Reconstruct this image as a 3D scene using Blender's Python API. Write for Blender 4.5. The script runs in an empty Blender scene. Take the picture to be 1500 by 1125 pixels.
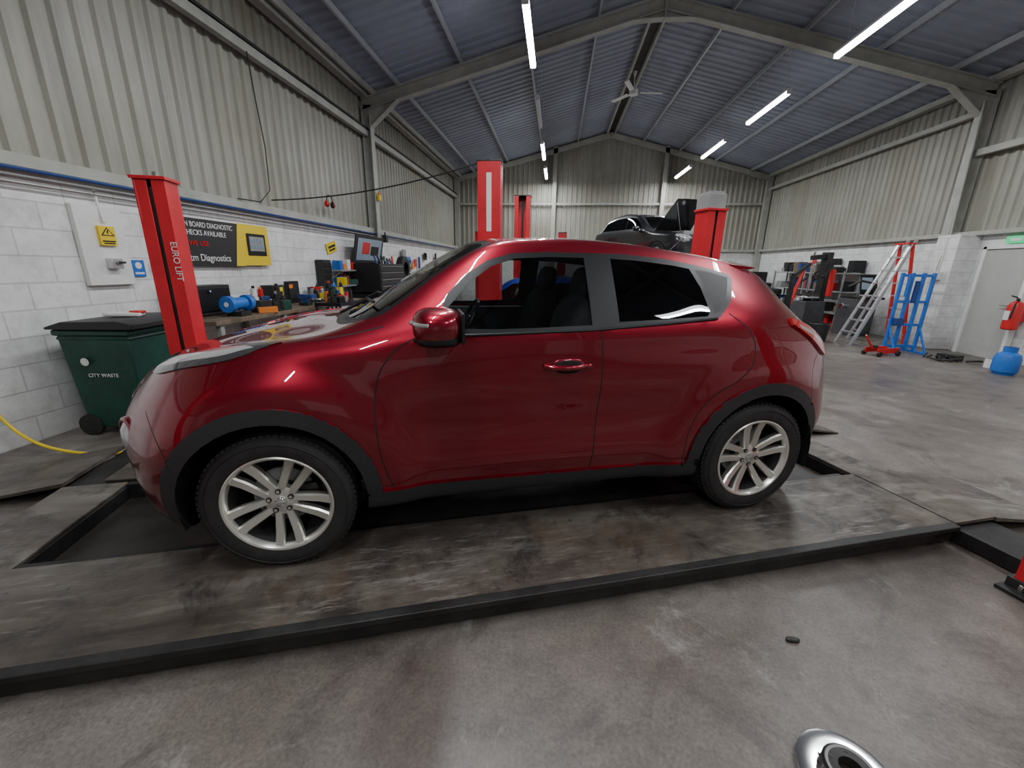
import bpy, bmesh, math, random
import numpy as np
from mathutils import Matrix, Vector, Euler
random.seed(7)
R=math.radians
# ------------------------------------------------------------------ materials
def _new(name):
    m=bpy.data.materials.new(name);m.use_nodes=True
    nt=m.node_tree;b=nt.nodes["Principled BSDF"];return m,nt,b
def mat(name,col,rough=.5,metal=0.,coat=0.,var=0.,vscale=6.,bump=0.,emit=None,es=0.,spec=None,col2=None,bscale=None):
    m,nt,b=_new(name)
    b.inputs["Base Color"].default_value=(*col,1)
    b.inputs["Roughness"].default_value=rough
    b.inputs["Metallic"].default_value=metal
    b.inputs["Coat Weight"].default_value=coat
    b.inputs["Coat Roughness"].default_value=.03
    if spec is not None:b.inputs["Specular IOR Level"].default_value=spec
    if emit:
        b.inputs["Emission Color"].default_value=(*emit,1);b.inputs["Emission Strength"].default_value=es
    if var>0 or bump>0 or col2:
        tc=nt.nodes.new("ShaderNodeTexCoord");n=nt.nodes.new("ShaderNodeTexNoise")
        n.inputs["Scale"].default_value=vscale;n.inputs["Detail"].default_value=6
        n.inputs["Roughness"].default_value=.6
        nt.links.new(tc.outputs["Object"],n.inputs["Vector"])
        r=nt.nodes.new("ShaderNodeValToRGB")
        a=col2 if col2 else tuple(c*(1-var) for c in col)
        r.color_ramp.elements[0].position=.35;r.color_ramp.elements[1].position=.65
        r.color_ramp.elements[0].color=(*a,1);r.color_ramp.elements[1].color=(*(c*(1+var*.6) for c in col),1)
        nt.links.new(n.outputs[0],r.inputs[0]);nt.links.new(r.outputs[0],b.inputs["Base Color"])
        if bump>0:
            n2=nt.nodes.new("ShaderNodeTexNoise");n2.inputs["Scale"].default_value=bscale or vscale*6;n2.inputs["Detail"].default_value=4
            nt.links.new(tc.outputs["Object"],n2.inputs["Vector"])
            bp=nt.nodes.new("ShaderNodeBump");bp.inputs["Strength"].default_value=bump;bp.inputs["Distance"].default_value=.01
            nt.links.new(n2.outputs[0],bp.inputs["Height"]);nt.links.new(bp.outputs[0],b.inputs["Normal"])
    return m
def emis(name,col,s):
    m=bpy.data.materials.new(name);m.use_nodes=True;nt=m.node_tree;nt.nodes.clear()
    e=nt.nodes.new("ShaderNodeEmission");o=nt.nodes.new("ShaderNodeOutputMaterial")
    e.inputs[0].default_value=(*col,1);e.inputs[1].default_value=s;nt.links.new(e.outputs[0],o.inputs[0]);return m
def glass(name,tint,refl=.045):
    m=bpy.data.materials.new(name);m.use_nodes=True;nt=m.node_tree;nt.nodes.clear()
    t=nt.nodes.new("ShaderNodeBsdfTransparent");t.inputs[0].default_value=(*tint,1)
    g=nt.nodes.new("ShaderNodeBsdfGlossy");g.inputs["Roughness"].default_value=.01
    f=nt.nodes.new("ShaderNodeLayerWeight");f.inputs[0].default_value=.5
    p=nt.nodes.new("ShaderNodeMath");p.operation='POWER';p.inputs[1].default_value=4.5;nt.links.new(f.outputs["Facing"],p.inputs[0])
    q=nt.nodes.new("ShaderNodeMath");q.operation='MULTIPLY_ADD';q.inputs[1].default_value=.85;q.inputs[2].default_value=refl;nt.links.new(p.outputs[0],q.inputs[0])
    mx=nt.nodes.new("ShaderNodeMixShader");o=nt.nodes.new("ShaderNodeOutputMaterial")
    nt.links.new(q.outputs[0],mx.inputs[0]);nt.links.new(t.outputs[0],mx.inputs[1]);nt.links.new(g.outputs[0],mx.inputs[2]);nt.links.new(mx.outputs[0],o.inputs[0])
    return m
def ramp(nt,stops,src):
    r=nt.nodes.new("ShaderNodeValToRGB");e=r.color_ramp.elements
    while len(e)<len(stops):e.new(.5)
    for k,(p,c) in enumerate(stops):
        e[k].position=p;e[k].color=(*c,1) if len(c)==3 else c
    nt.links.new(src,r.inputs[0]);return r.outputs[0]
def mixc(nt,fac,a,b,mode='MIX'):
    x=nt.nodes.new("ShaderNodeMix");x.data_type='RGBA';x.blend_type=mode
    if isinstance(fac,float):x.inputs[0].default_value=fac
    else:nt.links.new(fac,x.inputs[0])
    for i,v in ((6,a),(7,b)):
        if isinstance(v,tuple):x.inputs[i].default_value=(*v,1)
        else:nt.links.new(v,x.inputs[i])
    return x.outputs[2]
def noise(nt,vec,scale,detail=6,rough=.6,dist=0):
    n=nt.nodes.new("ShaderNodeTexNoise");n.inputs["Scale"].default_value=scale;n.inputs["Detail"].default_value=detail
    n.inputs["Roughness"].default_value=rough;n.inputs["Distortion"].default_value=dist
    nt.links.new(vec,n.inputs["Vector"]);return n.outputs[0]
def concrete():
    m,nt,b=_new("concrete_floor")
    tc=nt.nodes.new("ShaderNodeTexCoord").outputs["Object"]
    n1=noise(nt,tc,.55,8,.62,.4);n2=noise(nt,tc,4.5,10,.7);n3=noise(nt,tc,70,3,.7);n4=noise(nt,tc,1.4,8,.7,1.5)
    base=ramp(nt,[(.3,(.075,.062,.053)),(.5,(.125,.108,.095)),(.72,(.19,.172,.155))],n1)
    base=mixc(nt,.6,base,ramp(nt,[(.3,(.32,.31,.30)),(.7,(.80,.79,.78))],n2),'OVERLAY')
    dark=ramp(nt,[(.34,(1,1,1)),(.48,(0,0,0))],n4)
    base=mixc(nt,dark,base,mixc(nt,.6,base,(.040,.032,.027)))
    light=ramp(nt,[(.58,(0,0,0)),(.68,(1,1,1))],noise(nt,tc,2.1,9,.75,.8))
    base=mixc(nt,light,base,mixc(nt,.40,base,(.38,.365,.34)))
    spk=ramp(nt,[(.60,(0,0,0)),(.66,(1,1,1))],noise(nt,tc,26,5,.7))
    base=mixc(nt,spk,base,mixc(nt,.30,base,(.045,.038,.034)))
    base=mixc(nt,.35,base,ramp(nt,[(.35,(.25,.25,.25)),(.65,(.78,.78,.78))],n3),'OVERLAY')
    nt.links.new(base,b.inputs["Base Color"])
    rr=ramp(nt,[(.3,(.28,)*3),(.7,(.60,)*3)],n1);nt.links.new(rr,b.inputs["Roughness"])
    bp=nt.nodes.new("ShaderNodeBump");bp.inputs["Strength"].default_value=.35;bp.inputs["Distance"].default_value=.004
    nt.links.new(n2,bp.inputs["Height"]);nt.links.new(bp.outputs[0],b.inputs["Normal"])
    return m
def platemat():
    m,nt,b=_new("worn_ramp_steel")
    tc=nt.nodes.new("ShaderNodeTexCoord").outputs["Object"]
    mp=nt.nodes.new("ShaderNodeMapping");mp.inputs["Scale"].default_value=(.6,2.2,1);nt.links.new(tc,mp.inputs[0])
    mp2=nt.nodes.new("ShaderNodeMapping");mp2.inputs["Scale"].default_value=(1.6,11,1);nt.links.new(tc,mp2.inputs[0])
    n1=noise(nt,mp.outputs[0],1.3,9,.66,.3);n2=noise(nt,tc,9,8,.7);n3=noise(nt,tc,3.2,8,.75,.5)
    base=ramp(nt,[(.3,(.045,.036,.030)),(.5,(.10,.083,.070)),(.68,(.18,.165,.145))],n1)
    base=mixc(nt,.6,base,ramp(nt,[(.3,(.3,.3,.3)),(.7,(.75,.74,.72))],n2),'OVERLAY')
    dk=ramp(nt,[(.38,(1,1,1)),(.50,(0,0,0))],n3)
    base=mixc(nt,dk,base,mixc(nt,.70,base,(.022,.018,.016)))
    rust=ramp(nt,[(.56,(0,0,0)),(.70,(.7,.7,.7))],noise(nt,tc,1.7,7,.7,.4))
    base=mixc(nt,rust,base,(.115,.072,.045))
    lt=ramp(nt,[(.52,(0,0,0)),(.66,(.9,.9,.9))],noise(nt,mp2.outputs[0],2.3,9,.8,.1))
    zone=ramp(nt,[(.45,(.15,.15,.15)),(.60,(1,1,1))],noise(nt,tc,.9,3,.5))
    lt=mixc(nt,1.0,lt,zone,'MULTIPLY')
    base=mixc(nt,lt,base,(.34,.32,.29))
    nt.links.new(base,b.inputs["Base Color"])
    nt.links.new(ramp(nt,[(.3,(.26,)*3),(.7,(.54,)*3)],n2),b.inputs["Roughness"])
    b.inputs["Metallic"].default_value=.15
    bp=nt.nodes.new("ShaderNodeBump");bp.inputs["Strength"].default_value=.3;bp.inputs["Distance"].default_value=.004
    nt.links.new(n2,bp.inputs["Height"]);nt.links.new(bp.outputs[0],b.inputs["Normal"])
    return m
def blockmat(ax):
    m,nt,b=_new("painted_blockwork_"+ax)
    tc=nt.nodes.new("ShaderNodeTexCoord").outputs["Object"]
    s=nt.nodes.new("ShaderNodeSeparateXYZ");c=nt.nodes.new("ShaderNodeCombineXYZ");nt.links.new(tc,s.inputs[0])
    nt.links.new(s.outputs[ax.upper()],c.inputs[0]);nt.links.new(s.outputs['Z'],c.inputs[1])
    br=nt.nodes.new("ShaderNodeTexBrick");nt.links.new(c.outputs[0],br.inputs["Vector"])
    br.inputs["Color1"].default_value=(.82,.82,.81,1);br.inputs["Color2"].default_value=(.75,.75,.74,1);br.inputs["Mortar"].default_value=(.58,.58,.57,1)
    br.inputs["Scale"].default_value=1;br.inputs["Mortar Size"].default_value=.006;br.inputs["Brick Width"].default_value=.45;br.inputs["Row Height"].default_value=.225
    n=noise(nt,tc,5,8,.7);n2=noise(nt,tc,1.2,8,.7)
    col=mixc(nt,.5,br.outputs[0],ramp(nt,[(.3,(.50,.49,.47)),(.55,(1,1,1))],n),'MULTIPLY')
    col=mixc(nt,ramp(nt,[(.25,(.6,.6,.6)),(.45,(0,0,0))],n2),col,(.30,.28,.25))
    chip=ramp(nt,[(.66,(0,0,0)),(.70,(.8,.8,.8))],noise(nt,tc,9,6,.75))
    col=mixc(nt,chip,col,(.36,.35,.33))
    mr=nt.nodes.new("ShaderNodeMapRange");mr.inputs[1].default_value=0;mr.inputs[2].default_value=.55;mr.inputs[3].default_value=.8;mr.inputs[4].default_value=0;nt.links.new(s.outputs['Z'],mr.inputs[0])
    gm=nt.nodes.new("ShaderNodeMath");gm.operation='MULTIPLY';nt.links.new(mr.outputs[0],gm.inputs[0]);nt.links.new(noise(nt,tc,3.5,8,.75),gm.inputs[1])
    col=mixc(nt,gm.outputs[0],col,(.17,.155,.135))
    nt.links.new(col,b.inputs["Base Color"]);b.inputs["Roughness"].default_value=.5
    bp=nt.nodes.new("ShaderNodeBump");bp.inputs["Strength"].default_value=.6;bp.inputs["Distance"].default_value=.008;bp.invert=True
    nt.links.new(br.outputs["Fac"],bp.inputs["Height"]);nt.links.new(bp.outputs[0],b.inputs["Normal"])
    return m
def cladmat(name,col,ax):
    m,nt,b=_new(name)
    tc=nt.nodes.new("ShaderNodeTexCoord").outputs["Object"]
    mp=nt.nodes.new("ShaderNodeMapping");mp.inputs["Scale"].default_value=(3,3,.35);nt.links.new(tc,mp.inputs[0])
    n=noise(nt,mp.outputs[0],1.3,8,.7);n2=noise(nt,tc,.7,5,.6)
    c=mixc(nt,ramp(nt,[(.35,(1,1,1)),(.6,(0,0,0))],n),col,tuple(q*.72 for q in col))
    c=mixc(nt,ramp(nt,[(.35,(.6,.6,.6)),(.6,(0,0,0))],n2),c,tuple(q*f for q,f in zip(col,(.72,.68,.6))))
    nt.links.new(c,b.inputs["Base Color"]);b.inputs["Roughness"].default_value=.45;return m
M_floor=concrete();M_plate=platemat();M_blkY=blockmat("y");M_blkX=blockmat("x")
M_clad=cladmat("cladding_cream",(.37,.365,.315),'y')
M_roof=mat("roof_sheet_slate",(.27,.295,.36),.5,var=.15,vscale=1.)
M_steel=mat("painted_steel_grey",(.38,.38,.34),.5,var=.15,vscale=3)
M_purlin=mat("purlin_galv",(.42,.44,.46),.45,.3)
M_dark=mat("black_steel",(.025,.024,.023),.5,.2,var=.5,vscale=5,bump=.3)
M_red=mat("lift_red",(.60,.018,.028),.35,var=.12,vscale=4)
M_blk=mat("black_plastic",(.018,.018,.019),.5)
M_blk2=mat("satin_black",(.012,.012,.014),.38,spec=.35)
M_seat=mat("seat_cloth",(.045,.045,.048),.9)
M_arch=mat("arch_plastic",(.022,.022,.024),.5,bump=.15,var=.1,vscale=80)
M_gap=mat("panel_gap",(.006,.003,.003),.8)
M_rub=mat("tyre_rubber",(.022,.021,.02),.72,var=.3,vscale=14,bump=.2)
M_rim=mat("alloy_silver",(.76,.74,.68),.28,.75)
M_barrel=mat("alloy_barrel_dark",(.05,.05,.05),.5,.5)
M_chr=mat("chrome",(.75,.75,.75),.12,1.)
M_alu=mat("aluminium",(.62,.63,.64),.35,.8)
M_grey=mat("grey_paint",(.28,.28,.28),.5,var=.15)
M_dgrey=mat("dark_grey_paint",(.07,.07,.075),.45,var=.2)
M_gapfloor=mat("dark_gap_floor",(.045,.040,.036),.55,var=.5,vscale=3)
M_white=mat("white_plastic",(.75,.75,.73),.45,var=.06)
M_yel=mat("yellow",(.80,.58,.02),.45)
M_blue=mat("blue_paint",(.02,.15,.55),.4,var=.15)
M_navy=mat("navy",(.015,.05,.20),.4)
M_green=mat("bin_green",(.008,.060,.042),.45,var=.3,vscale=5)
M_greenL=mat("exit_green",(.02,.5,.2),.4,emit=(.05,.8,.3),es=.5)
M_org=mat("orange",(.75,.22,.03),.5)
M_wood=mat("bench_wood",(.16,.12,.08),.6,var=.4,vscale=8)
M_redp=mat("red_plastic",(.6,.02,.02),.35)
M_screen=mat("screen",(.25,.33,.4),.2)
M_tube=emis("fluorescent_tube",(.93,.97,1.0),26.)
M_door=mat("door_grey",(.42,.42,.40),.5,var=.05)
def paint(name,col,metal=.45,rough=.42):
    m,nt,b=_new(name)
    tc=nt.nodes.new("ShaderNodeTexCoord").outputs["Object"]
    fl=noise(nt,tc,900,2,.5)
    c=mixc(nt,ramp(nt,[(.3,(0,0,0)),(.7,(1,1,1))],fl),tuple(q*.75 for q in col),tuple(min(1,q*1.3) for q in col))
    nt.links.new(c,b.inputs["Base Color"]);b.inputs["Metallic"].default_value=metal;b.inputs["Roughness"].default_value=rough
    b.inputs["Coat Weight"].default_value=1.;b.inputs["Coat Roughness"].default_value=.006;b.inputs["Coat IOR"].default_value=1.6
    return m
M_paint=paint("car_paint_ruby",(.225,.0010,.014),.75,.33)
M_gl=glass("clear_glass",(.80,.84,.82));M_gd=glass("privacy_glass",(.06,.06,.065),.06);M_gf=glass("door_glass",(.66,.69,.68),.05)
M_lamp=mat("headlamp_housing",(.06,.06,.065),.08,.2,coat=1.)
M_lens=mat("clear_lamp_lens",(.48,.48,.48),.12,.4,coat=1.)
M_tail=mat("taillamp_lens",(.50,.012,.015),.1,coat=1.)
M_liner=mat("headliner",(.09,.09,.088),.9)
# ------------------------------------------------------------------ mesh builder
class MB:
    def __init__(s):s.v=[];s.f=[];s.m=[];s.mats=[];s.T=Matrix.Identity(4)
    def mi(s,m):
        if m not in s.mats:s.mats.append(m)
        return s.mats.index(m)
    def add(s,vs,fs,m):
        o=len(s.v);i=s.mi(m)
        s.v+=[tuple(s.T@Vector(v)) for v in vs]
        for f in fs:s.f.append(tuple(o+k for k in f));s.m.append(i)
    def box(s,c,d,m,rot=None,taper=None):
        x,y,z=[q/2 for q in d];tx,ty=(taper or (1,1))
        vs=[(-x,-y,-z),(x,-y,-z),(x,y,-z),(-x,y,-z),(-x*tx,-y*ty,z),(x*tx,-y*ty,z),(x*tx,y*ty,z),(-x*tx,y*ty,z)]
        if rot is not None:
            E=Euler(rot).to_matrix();vs=[E@Vector(v) for v in vs]
        vs=[(v[0]+c[0],v[1]+c[1],v[2]+c[2]) for v in vs]
        s.add(vs,[(0,3,2,1),(4,5,6,7),(0,1,5,4),(1,2,6,5),(2,3,7,6),(3,0,4,7)],m)
    def bar(s,p,q,w,h,m,up=(0,0,1)):
        p=Vector(p);q=Vector(q);d=q-p;L=d.length;d.normalize();u=Vector(up)
        if abs(d.dot(u))>.98:u=Vector((1,0,0))
        a=d.cross(u).normalized();b=a.cross(d).normalized()
        vs=[]
        for e in (p,q):
            for i,j in ((-1,-1),(1,-1),(1,1),(-1,1)):vs.append(e+a*(w/2*i)+b*(h/2*j))
        s.add(vs,[(0,3,2,1),(4,5,6,7),(0,1,5,4),(1,2,6,5),(2,3,7,6),(3,0,4,7)],m)
    def cyl(s,p,q,r,m,r2=None,n=20,cap=True):
        p=Vector(p);q=Vector(q);d=(q-p).normalized();r2=r if r2 is None else r2
        u=Vector((0,0,1)) if abs(d.z)<.95 else Vector((1,0,0))
        a=d.cross(u).normalized();b=d.cross(a)
        vs=[];fs=[]
        for e,rr in ((p,r),(q,r2)):
            for k in range(n):
                t=2*math.pi*k/n;vs.append(e+a*(rr*math.cos(t))+b*(rr*math.sin(t)))
        for k in range(n):fs.append((k,(k+1)%n,n+(k+1)%n,n+k))
        if cap:fs.append(tuple(range(n))[::-1]);fs.append(tuple(range(n,2*n)))
        s.add(vs,fs,m)
    def tube(s,pts,r,m,n=8):
        pts=[Vector(p) for p in pts];vs=[];fs=[]
        for i,p in enumerate(pts):
            d=(pts[min(i+1,len(pts)-1)]-pts[max(i-1,0)]).normalized()
            u=Vector((0,0,1)) if abs(d.z)<.9 else Vector((1,0,0))
            a=d.cross(u).normalized();b=d.cross(a)
            for k in range(n):
                t=2*math.pi*k/n;vs.append(p+a*(r*math.cos(t))+b*(r*math.sin(t)))
        for i in range(len(pts)-1):
            for k in range(n):fs.append((i*n+k,i*n+(k+1)%n,(i+1)*n+(k+1)%n,(i+1)*n+k))
        fs.append(tuple(range(n)));fs.append(tuple(range((len(pts)-1)*n,len(pts)*n)))
        s.add(vs,fs,m)
    def prism(s,poly,ax,a,b,m):
        def P(u,v,w):
            return {'x':(w,u,v),'y':(u,w,v),'z':(u,v,w)}[ax]
        n=len(poly);vs=[P(u,v,a) for u,v in poly]+[P(u,v,b) for u,v in poly]
        fs=[tuple(range(n))[::-1],tuple(range(n,2*n))]+[(k,(k+1)%n,n+(k+1)%n,n+k) for k in range(n)]
        s.add(vs,fs,m)
    def lathe(s,prof,c,ax,m,n=32,a0=0,a1=2*math.pi):
        full=abs(a1-a0-2*math.pi)<1e-6;N=n if full else n+1;vs=[];fs=[]
        for r,h in prof:
            for k in range(N):
                t=a0+(a1-a0)*k/n;u,v=r*math.cos(t),r*math.sin(t)
                p={'x':(h,u,v),'y':(u,h,v),'z':(u,v,h)}[ax];vs.append((p[0]+c[0],p[1]+c[1],p[2]+c[2]))
        for i in range(len(prof)-1):
            for k in range(n if full else N-1):
                k2=(k+1)%N;fs.append((i*N+k,i*N+k2,(i+1)*N+k2,(i+1)*N+k))
        s.add(vs,fs,m)
    def ell(s,c,r,m,n=16,e=1.0):
        if not hasattr(r,'__len__'):r=(r,r,r)
        vs=[];fs=[];h=n//2
        sg=lambda q:math.copysign(abs(q)**e,q)
        for i in range(h+1):
            ph=-math.pi/2+math.pi*i/h
            for k in range(n):
                t=2*math.pi*k/n
                vs.append((c[0]+r[0]*sg(math.cos(ph))*sg(math.cos(t)),c[1]+r[1]*sg(math.cos(ph))*sg(math.sin(t)),c[2]+r[2]*sg(math.sin(ph))))
        for i in range(h):
            for k in range(n):fs.append((i*n+k,i*n+(k+1)%n,(i+1)*n+(k+1)%n,(i+1)*n+k))
        s.add(vs,fs,m)
    def obj(s,name,parent=None,loc=(0,0,0),rz=0,bevel=0,ang=35,scale=None,merge=True):
        me=bpy.data.meshes.new(name);me.from_pydata(s.v,[],s.f)
        for m in s.mats:me.materials.append(m)
        me.polygons.foreach_set("material_index",s.m)
        bm=bmesh.new();bm.from_mesh(me)
        if merge:bmesh.ops.remove_doubles(bm,verts=bm.verts,dist=1e-5)
        bmesh.ops.recalc_face_normals(bm,faces=bm.faces);bm.to_mesh(me);bm.free()
        me.polygons.foreach_set("use_smooth",[True]*len(me.polygons));me.set_sharp_from_angle(angle=R(ang))
        o=bpy.data.objects.new(name,me);bpy.context.collection.objects.link(o)
        o.location=loc;o.rotation_euler=(0,0,rz)
        if scale:o.scale=scale
        if parent:o.parent=parent
        if bevel:
            b=o.modifiers.new("bevel","BEVEL");b.width=bevel;b.segments=2;b.limit_method='ANGLE';b.angle_limit=R(50)
        return o
def empty(name,loc=(0,0,0),rz=0,parent=None,scale=1):
    e=bpy.data.objects.new(name,None);bpy.context.collection.objects.link(e);e.location=loc;e.rotation_euler=(0,0,rz);e.scale=(scale,)*3
    if parent:e.parent=parent
    return e
def text(body,size,m,parent,loc,rot,name,ext=.002,align='LEFT',sx=1):
    t=bpy.data.curves.new(name,"FONT");t.body=body;t.size=size;t.extrude=ext;t.align_x=align;t.materials.append(m)
    o=bpy.data.objects.new(name,t);bpy.context.collection.objects.link(o);o.parent=parent;o.location=loc;o.rotation_euler=rot;o.scale=(sx,1,1);return o
# ------------------------------------------------------------------ ROOM
XL,XR,YB,YF=-4.5,8.3,-8.0,18.8
XM=(XL+XR)/2;ZE,ZR=5.15,6.78;ZT=2.3
def rz_(x):return ZR-(ZR-ZE)*abs(x-XM)/((XR-XL)/2)
b=MB();b.box(((XL+XR)/2,(YB+YF)/2,-.1),(XR-XL+.4,YF-YB+.4,.2),M_floor);b.obj("floor")
def corr(a0,a1,pitch=.2,d=.035):
    pts=[];a=a0
    while a<a1:
        for f,h in ((0,0),(.50,0),(.62,1),(.88,1)):
            if a+f*pitch<a1:pts.append((a+f*pitch,h*d))
        a+=pitch
    pts.append((a1,0));return pts
def sidewall(name,X,sgn):
    b=MB()
    b.box((X-sgn*.1,(YB+YF)/2,ZT/2),(.2,YF-YB,ZT),M_blkY)
    P=corr(YB,YF)
    vs=[];fs=[]
    for y,h in P:vs+=[(X+sgn*(.0-.06+h),y,ZT),(X+sgn*(-.06+h),y,ZE+.15)]
    for k in range(len(P)-1):fs.append((2*k,2*k+2,2*k+3,2*k+1))
    b.add(vs,fs,M_clad)
    b.box((X-sgn*.13,(YB+YF)/2,(ZT+ZE)/2),(.06,YF-YB,ZE-ZT+.3),M_clad)
    return b.obj(name,ang=20,merge=False)
sidewall("wall_left",XL,1);sidewall("wall_right",XR,-1)
def endwall(name,Y,sgn):
    b=MB();b.box((XM,Y-sgn*.1,ZT/2),(XR-XL,.2,ZT),M_blkX)
    P=corr(XL,XR);
    vs=[];fs=[]
    for x,h in P:vs+=[(x,Y+sgn*(-.06+h),ZT),(x,Y+sgn*(-.06+h),rz_(x)+.05)]
    for k in range(len(P)-1):fs.append((2*k,2*k+2,2*k+3,2*k+1))
    b.add(vs,fs,M_clad)
    b.prism([(XL,ZT),(XR,ZT),(XR,ZE+.1),(XM,ZR+.1),(XL,ZE+.1)],'y',Y-sgn*.1,Y-sgn*.16,M_clad)
    return b.obj(name,ang=20,merge=False)
endwall("wall_far",YF,-1);endwall("wall_near",YB,1)
b=MB();P=corr(YB,YF,.25,.03)
for sx in (XL-.1,XR+.1):
    vs=[];fs=[]
    for y,h in P:vs+=[(sx,y,rz_(sx)+.04-h),(XM,y,ZR+.04-h)]
    for k in range(len(P)-1):fs.append((2*k,2*k+2,2*k+3,2*k+1))
    b.add(vs,fs,M_roof)
    b.add([(sx,YB,rz_(sx)+.12),(XM,YB,ZR+.12),(XM,YF,ZR+.12),(sx,YF,rz_(sx)+.12)],[(0,1,2,3)],M_roof)
b.obj("ceiling",ang=20,merge=False)
b=MB()
for sd in (-1,1):
    for t in (.20,.42,.64,.86):
        x=XM+sd*t*(XR-XL)/2;z=rz_(x)-.05
        b.bar((x,YB,z),(x,YF,z),.04,.10,M_purlin)
    x=XM+sd*.15;b.bar((x,YB,ZR-.08),(x,YF,ZR-.08),.05,.14,M_steel)
b.bar((XM,YB,ZR-.02),(XM,YF,ZR-.02),.24,.02,M_dark)
b.obj("trim_1")
def frame(Y,name):
    b=MB()
    for X,s in ((XL+.02,1),(XR-.02,-1)):
        b.box((X+s*.015,Y,ZE/2-.1),(.02,.18,ZE-.2),M_steel);b.box((X+s*.20,Y,ZE/2-.2),(.02,.18,ZE-.4),M_steel)
        b.box((X+s*.11,Y,ZE/2-.1),(.19,.012,ZE-.2),M_steel)
        x0=X+s*.02;x1=XM
        def zz(x,o):return rz_(x)-o
        b.add([(x0,Y-.006,zz(x0,.11)),(x1,Y-.006,ZR-.11),(x1,Y-.006,ZR-.34),(x0,Y-.006,zz(x0,.34)),
               (x0,Y+.006,zz(x0,.11)),(x1,Y+.006,ZR-.11),(x1,Y+.006,ZR-.34),(x0,Y+.006,zz(x0,.34))],
              [(0,1,2,3),(7,6,5,4),(0,4,5,1),(3,2,6,7)],M_steel)
        for o in (.11,.34):
            b.bar((x0,Y,zz(x0,o)),(x1,Y,ZR-o),.17,.02,M_steel)
        xa=X+s*.2;xh=X+s*.85
        b.prism([(xa,zz(xa,.34)),(xh,zz(xh,.34)),(xa,zz(xa,.34)-.36)],'y',Y-.01,Y+.01,M_steel)
        b.bar((xa,Y,zz(xa,.34)-.36),(xh,Y,zz(xh,.34)),.17,.02,M_steel)
        b.prism([(XM,ZR-.34),(XM-s*.6,zz(XM-s*.6,.34)),(XM,ZR-.48)],'y',Y-.01,Y+.01,M_steel)
        b.bar((XM,Y,ZR-.47),(XM-s*.6,Y,zz(XM-s*.6,.34)),.17,.02,M_steel)
    b.box((XM,Y,ZR-.28),(.03,.18,.42),M_steel)
    b.obj(name)
FY=10.05
for i,Y in enumerate((-7.4,1.3,FY)):frame(Y,"trim_%d"%(i+2))
b=MB()
for X in (-.25,4.15):
    b.box((X,YF-.12,rz_(X)/2),(.16,.16,rz_(X)),M_steel)
for s,X in ((1,XL),(-1,XR)):
    b.bar((X,YF-.14,ZE-.15),(XM,YF-.14,ZR-.15),.12,.18,M_steel);b.box((X+s*.12,YF-.14,ZE/2),(.2,.18,ZE),M_steel)
b.bar((XL,YF-.1,4.1),(XR,YF-.1,4.1),.05,.08,M_steel)
b.obj("trim_5")
b=MB()
b.bar((XL+.07,YB,ZT+.02),(XL+.07,YF,ZT+.02),.14,.10,M_steel)
b.bar((XL+.10,YB,4.38),(XL+.10,YF,4.38),.10,.14,M_steel);b.bar((XL+.14,YB,4.46),(XL+.14,YF,4.46),.02,.06,M_dark)
b.bar((XL+.12,YB,ZE-.02),(XL+.12,YF,ZE-.02),.16,.12,M_steel)
b.bar((XL+.3,YB,ZE+.03),(XL+.3,YF,ZE+.03),.05,.12,M_steel)
b.tube([(XL+.15,YB,ZT-.05),(XL+.15,YF-.2,ZT-.05)],.015,M_navy)
b.tube([(XL+.13,YB,ZT-.10),(XL+.13,YF-.2,ZT-.10)],.010,M_grey)
b.obj("trim_6")
b=MB()
b.bar((XR-.07,YB,ZT+.02),(XR-.07,YF,ZT+.02),.14,.08,M_steel)
b.bar((XR-.10,FY,4.62),(XR-.10,YF,4.62),.10,.10,M_steel);b.bar((XR-.10,YB,3.85),(XR-.10,FY,3.85),.10,.12,M_steel)
b.bar((XR-.12,YB,ZE-.02),(XR-.12,YF,ZE-.02),.16,.12,M_steel)
b.tube([(XR-.28,FY-.1,ZE-.4),(XR-.32,9.8,2.3),(XR-.43,9.75,1.6)],.02,M_steel)
b.obj("trim_7")
b=MB();b.bar((XL,YF-.07,ZT+.02),(XR,YF-.07,ZT+.02),.12,.10,M_steel);b.obj("trim_8")
b=MB();b.box((XR-.2,9.72,ZT/2),(.4,.5,ZT),M_blkY);b.obj("wall_pilaster",bevel=.01)
b=MB();b.box((XR-.05,8.78,1.0),(.05,.84,2.0),M_door);b.box((XR-.06,8.33,1.03),(.09,.07,2.06),M_white);b.box((XR-.06,9.23,1.03),(.09,.07,2.06),M_white);b.box((XR-.06,8.78,2.04),(.09,.97,.07),M_white)
b.cyl((XR-.14,8.48,1.0),(XR-.07,8.48,1.0),.015,M_chr);b.bar((XR-.14,8.46,1.0),(XR-.14,8.60,1.0),.015,.02,M_chr);b.obj("door_1",bevel=.004)
for X in (-1.2,5.0):
    b=MB()
    for k in range(40):b.box((X,YB+.06,.06+k*.1),(3.6,.03,.09),M_grey)
    b.box((X,YB+.24,4.2),(3.9,.35,.4),M_steel);b.box((X-1.85,YB+.08,2.05),(.1,.1,4.1),M_steel);b.box((X+1.85,YB+.08,2.05),(.1,.1,4.1),M_steel)
    b.obj("roller_shutter",bevel=.01)
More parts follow.
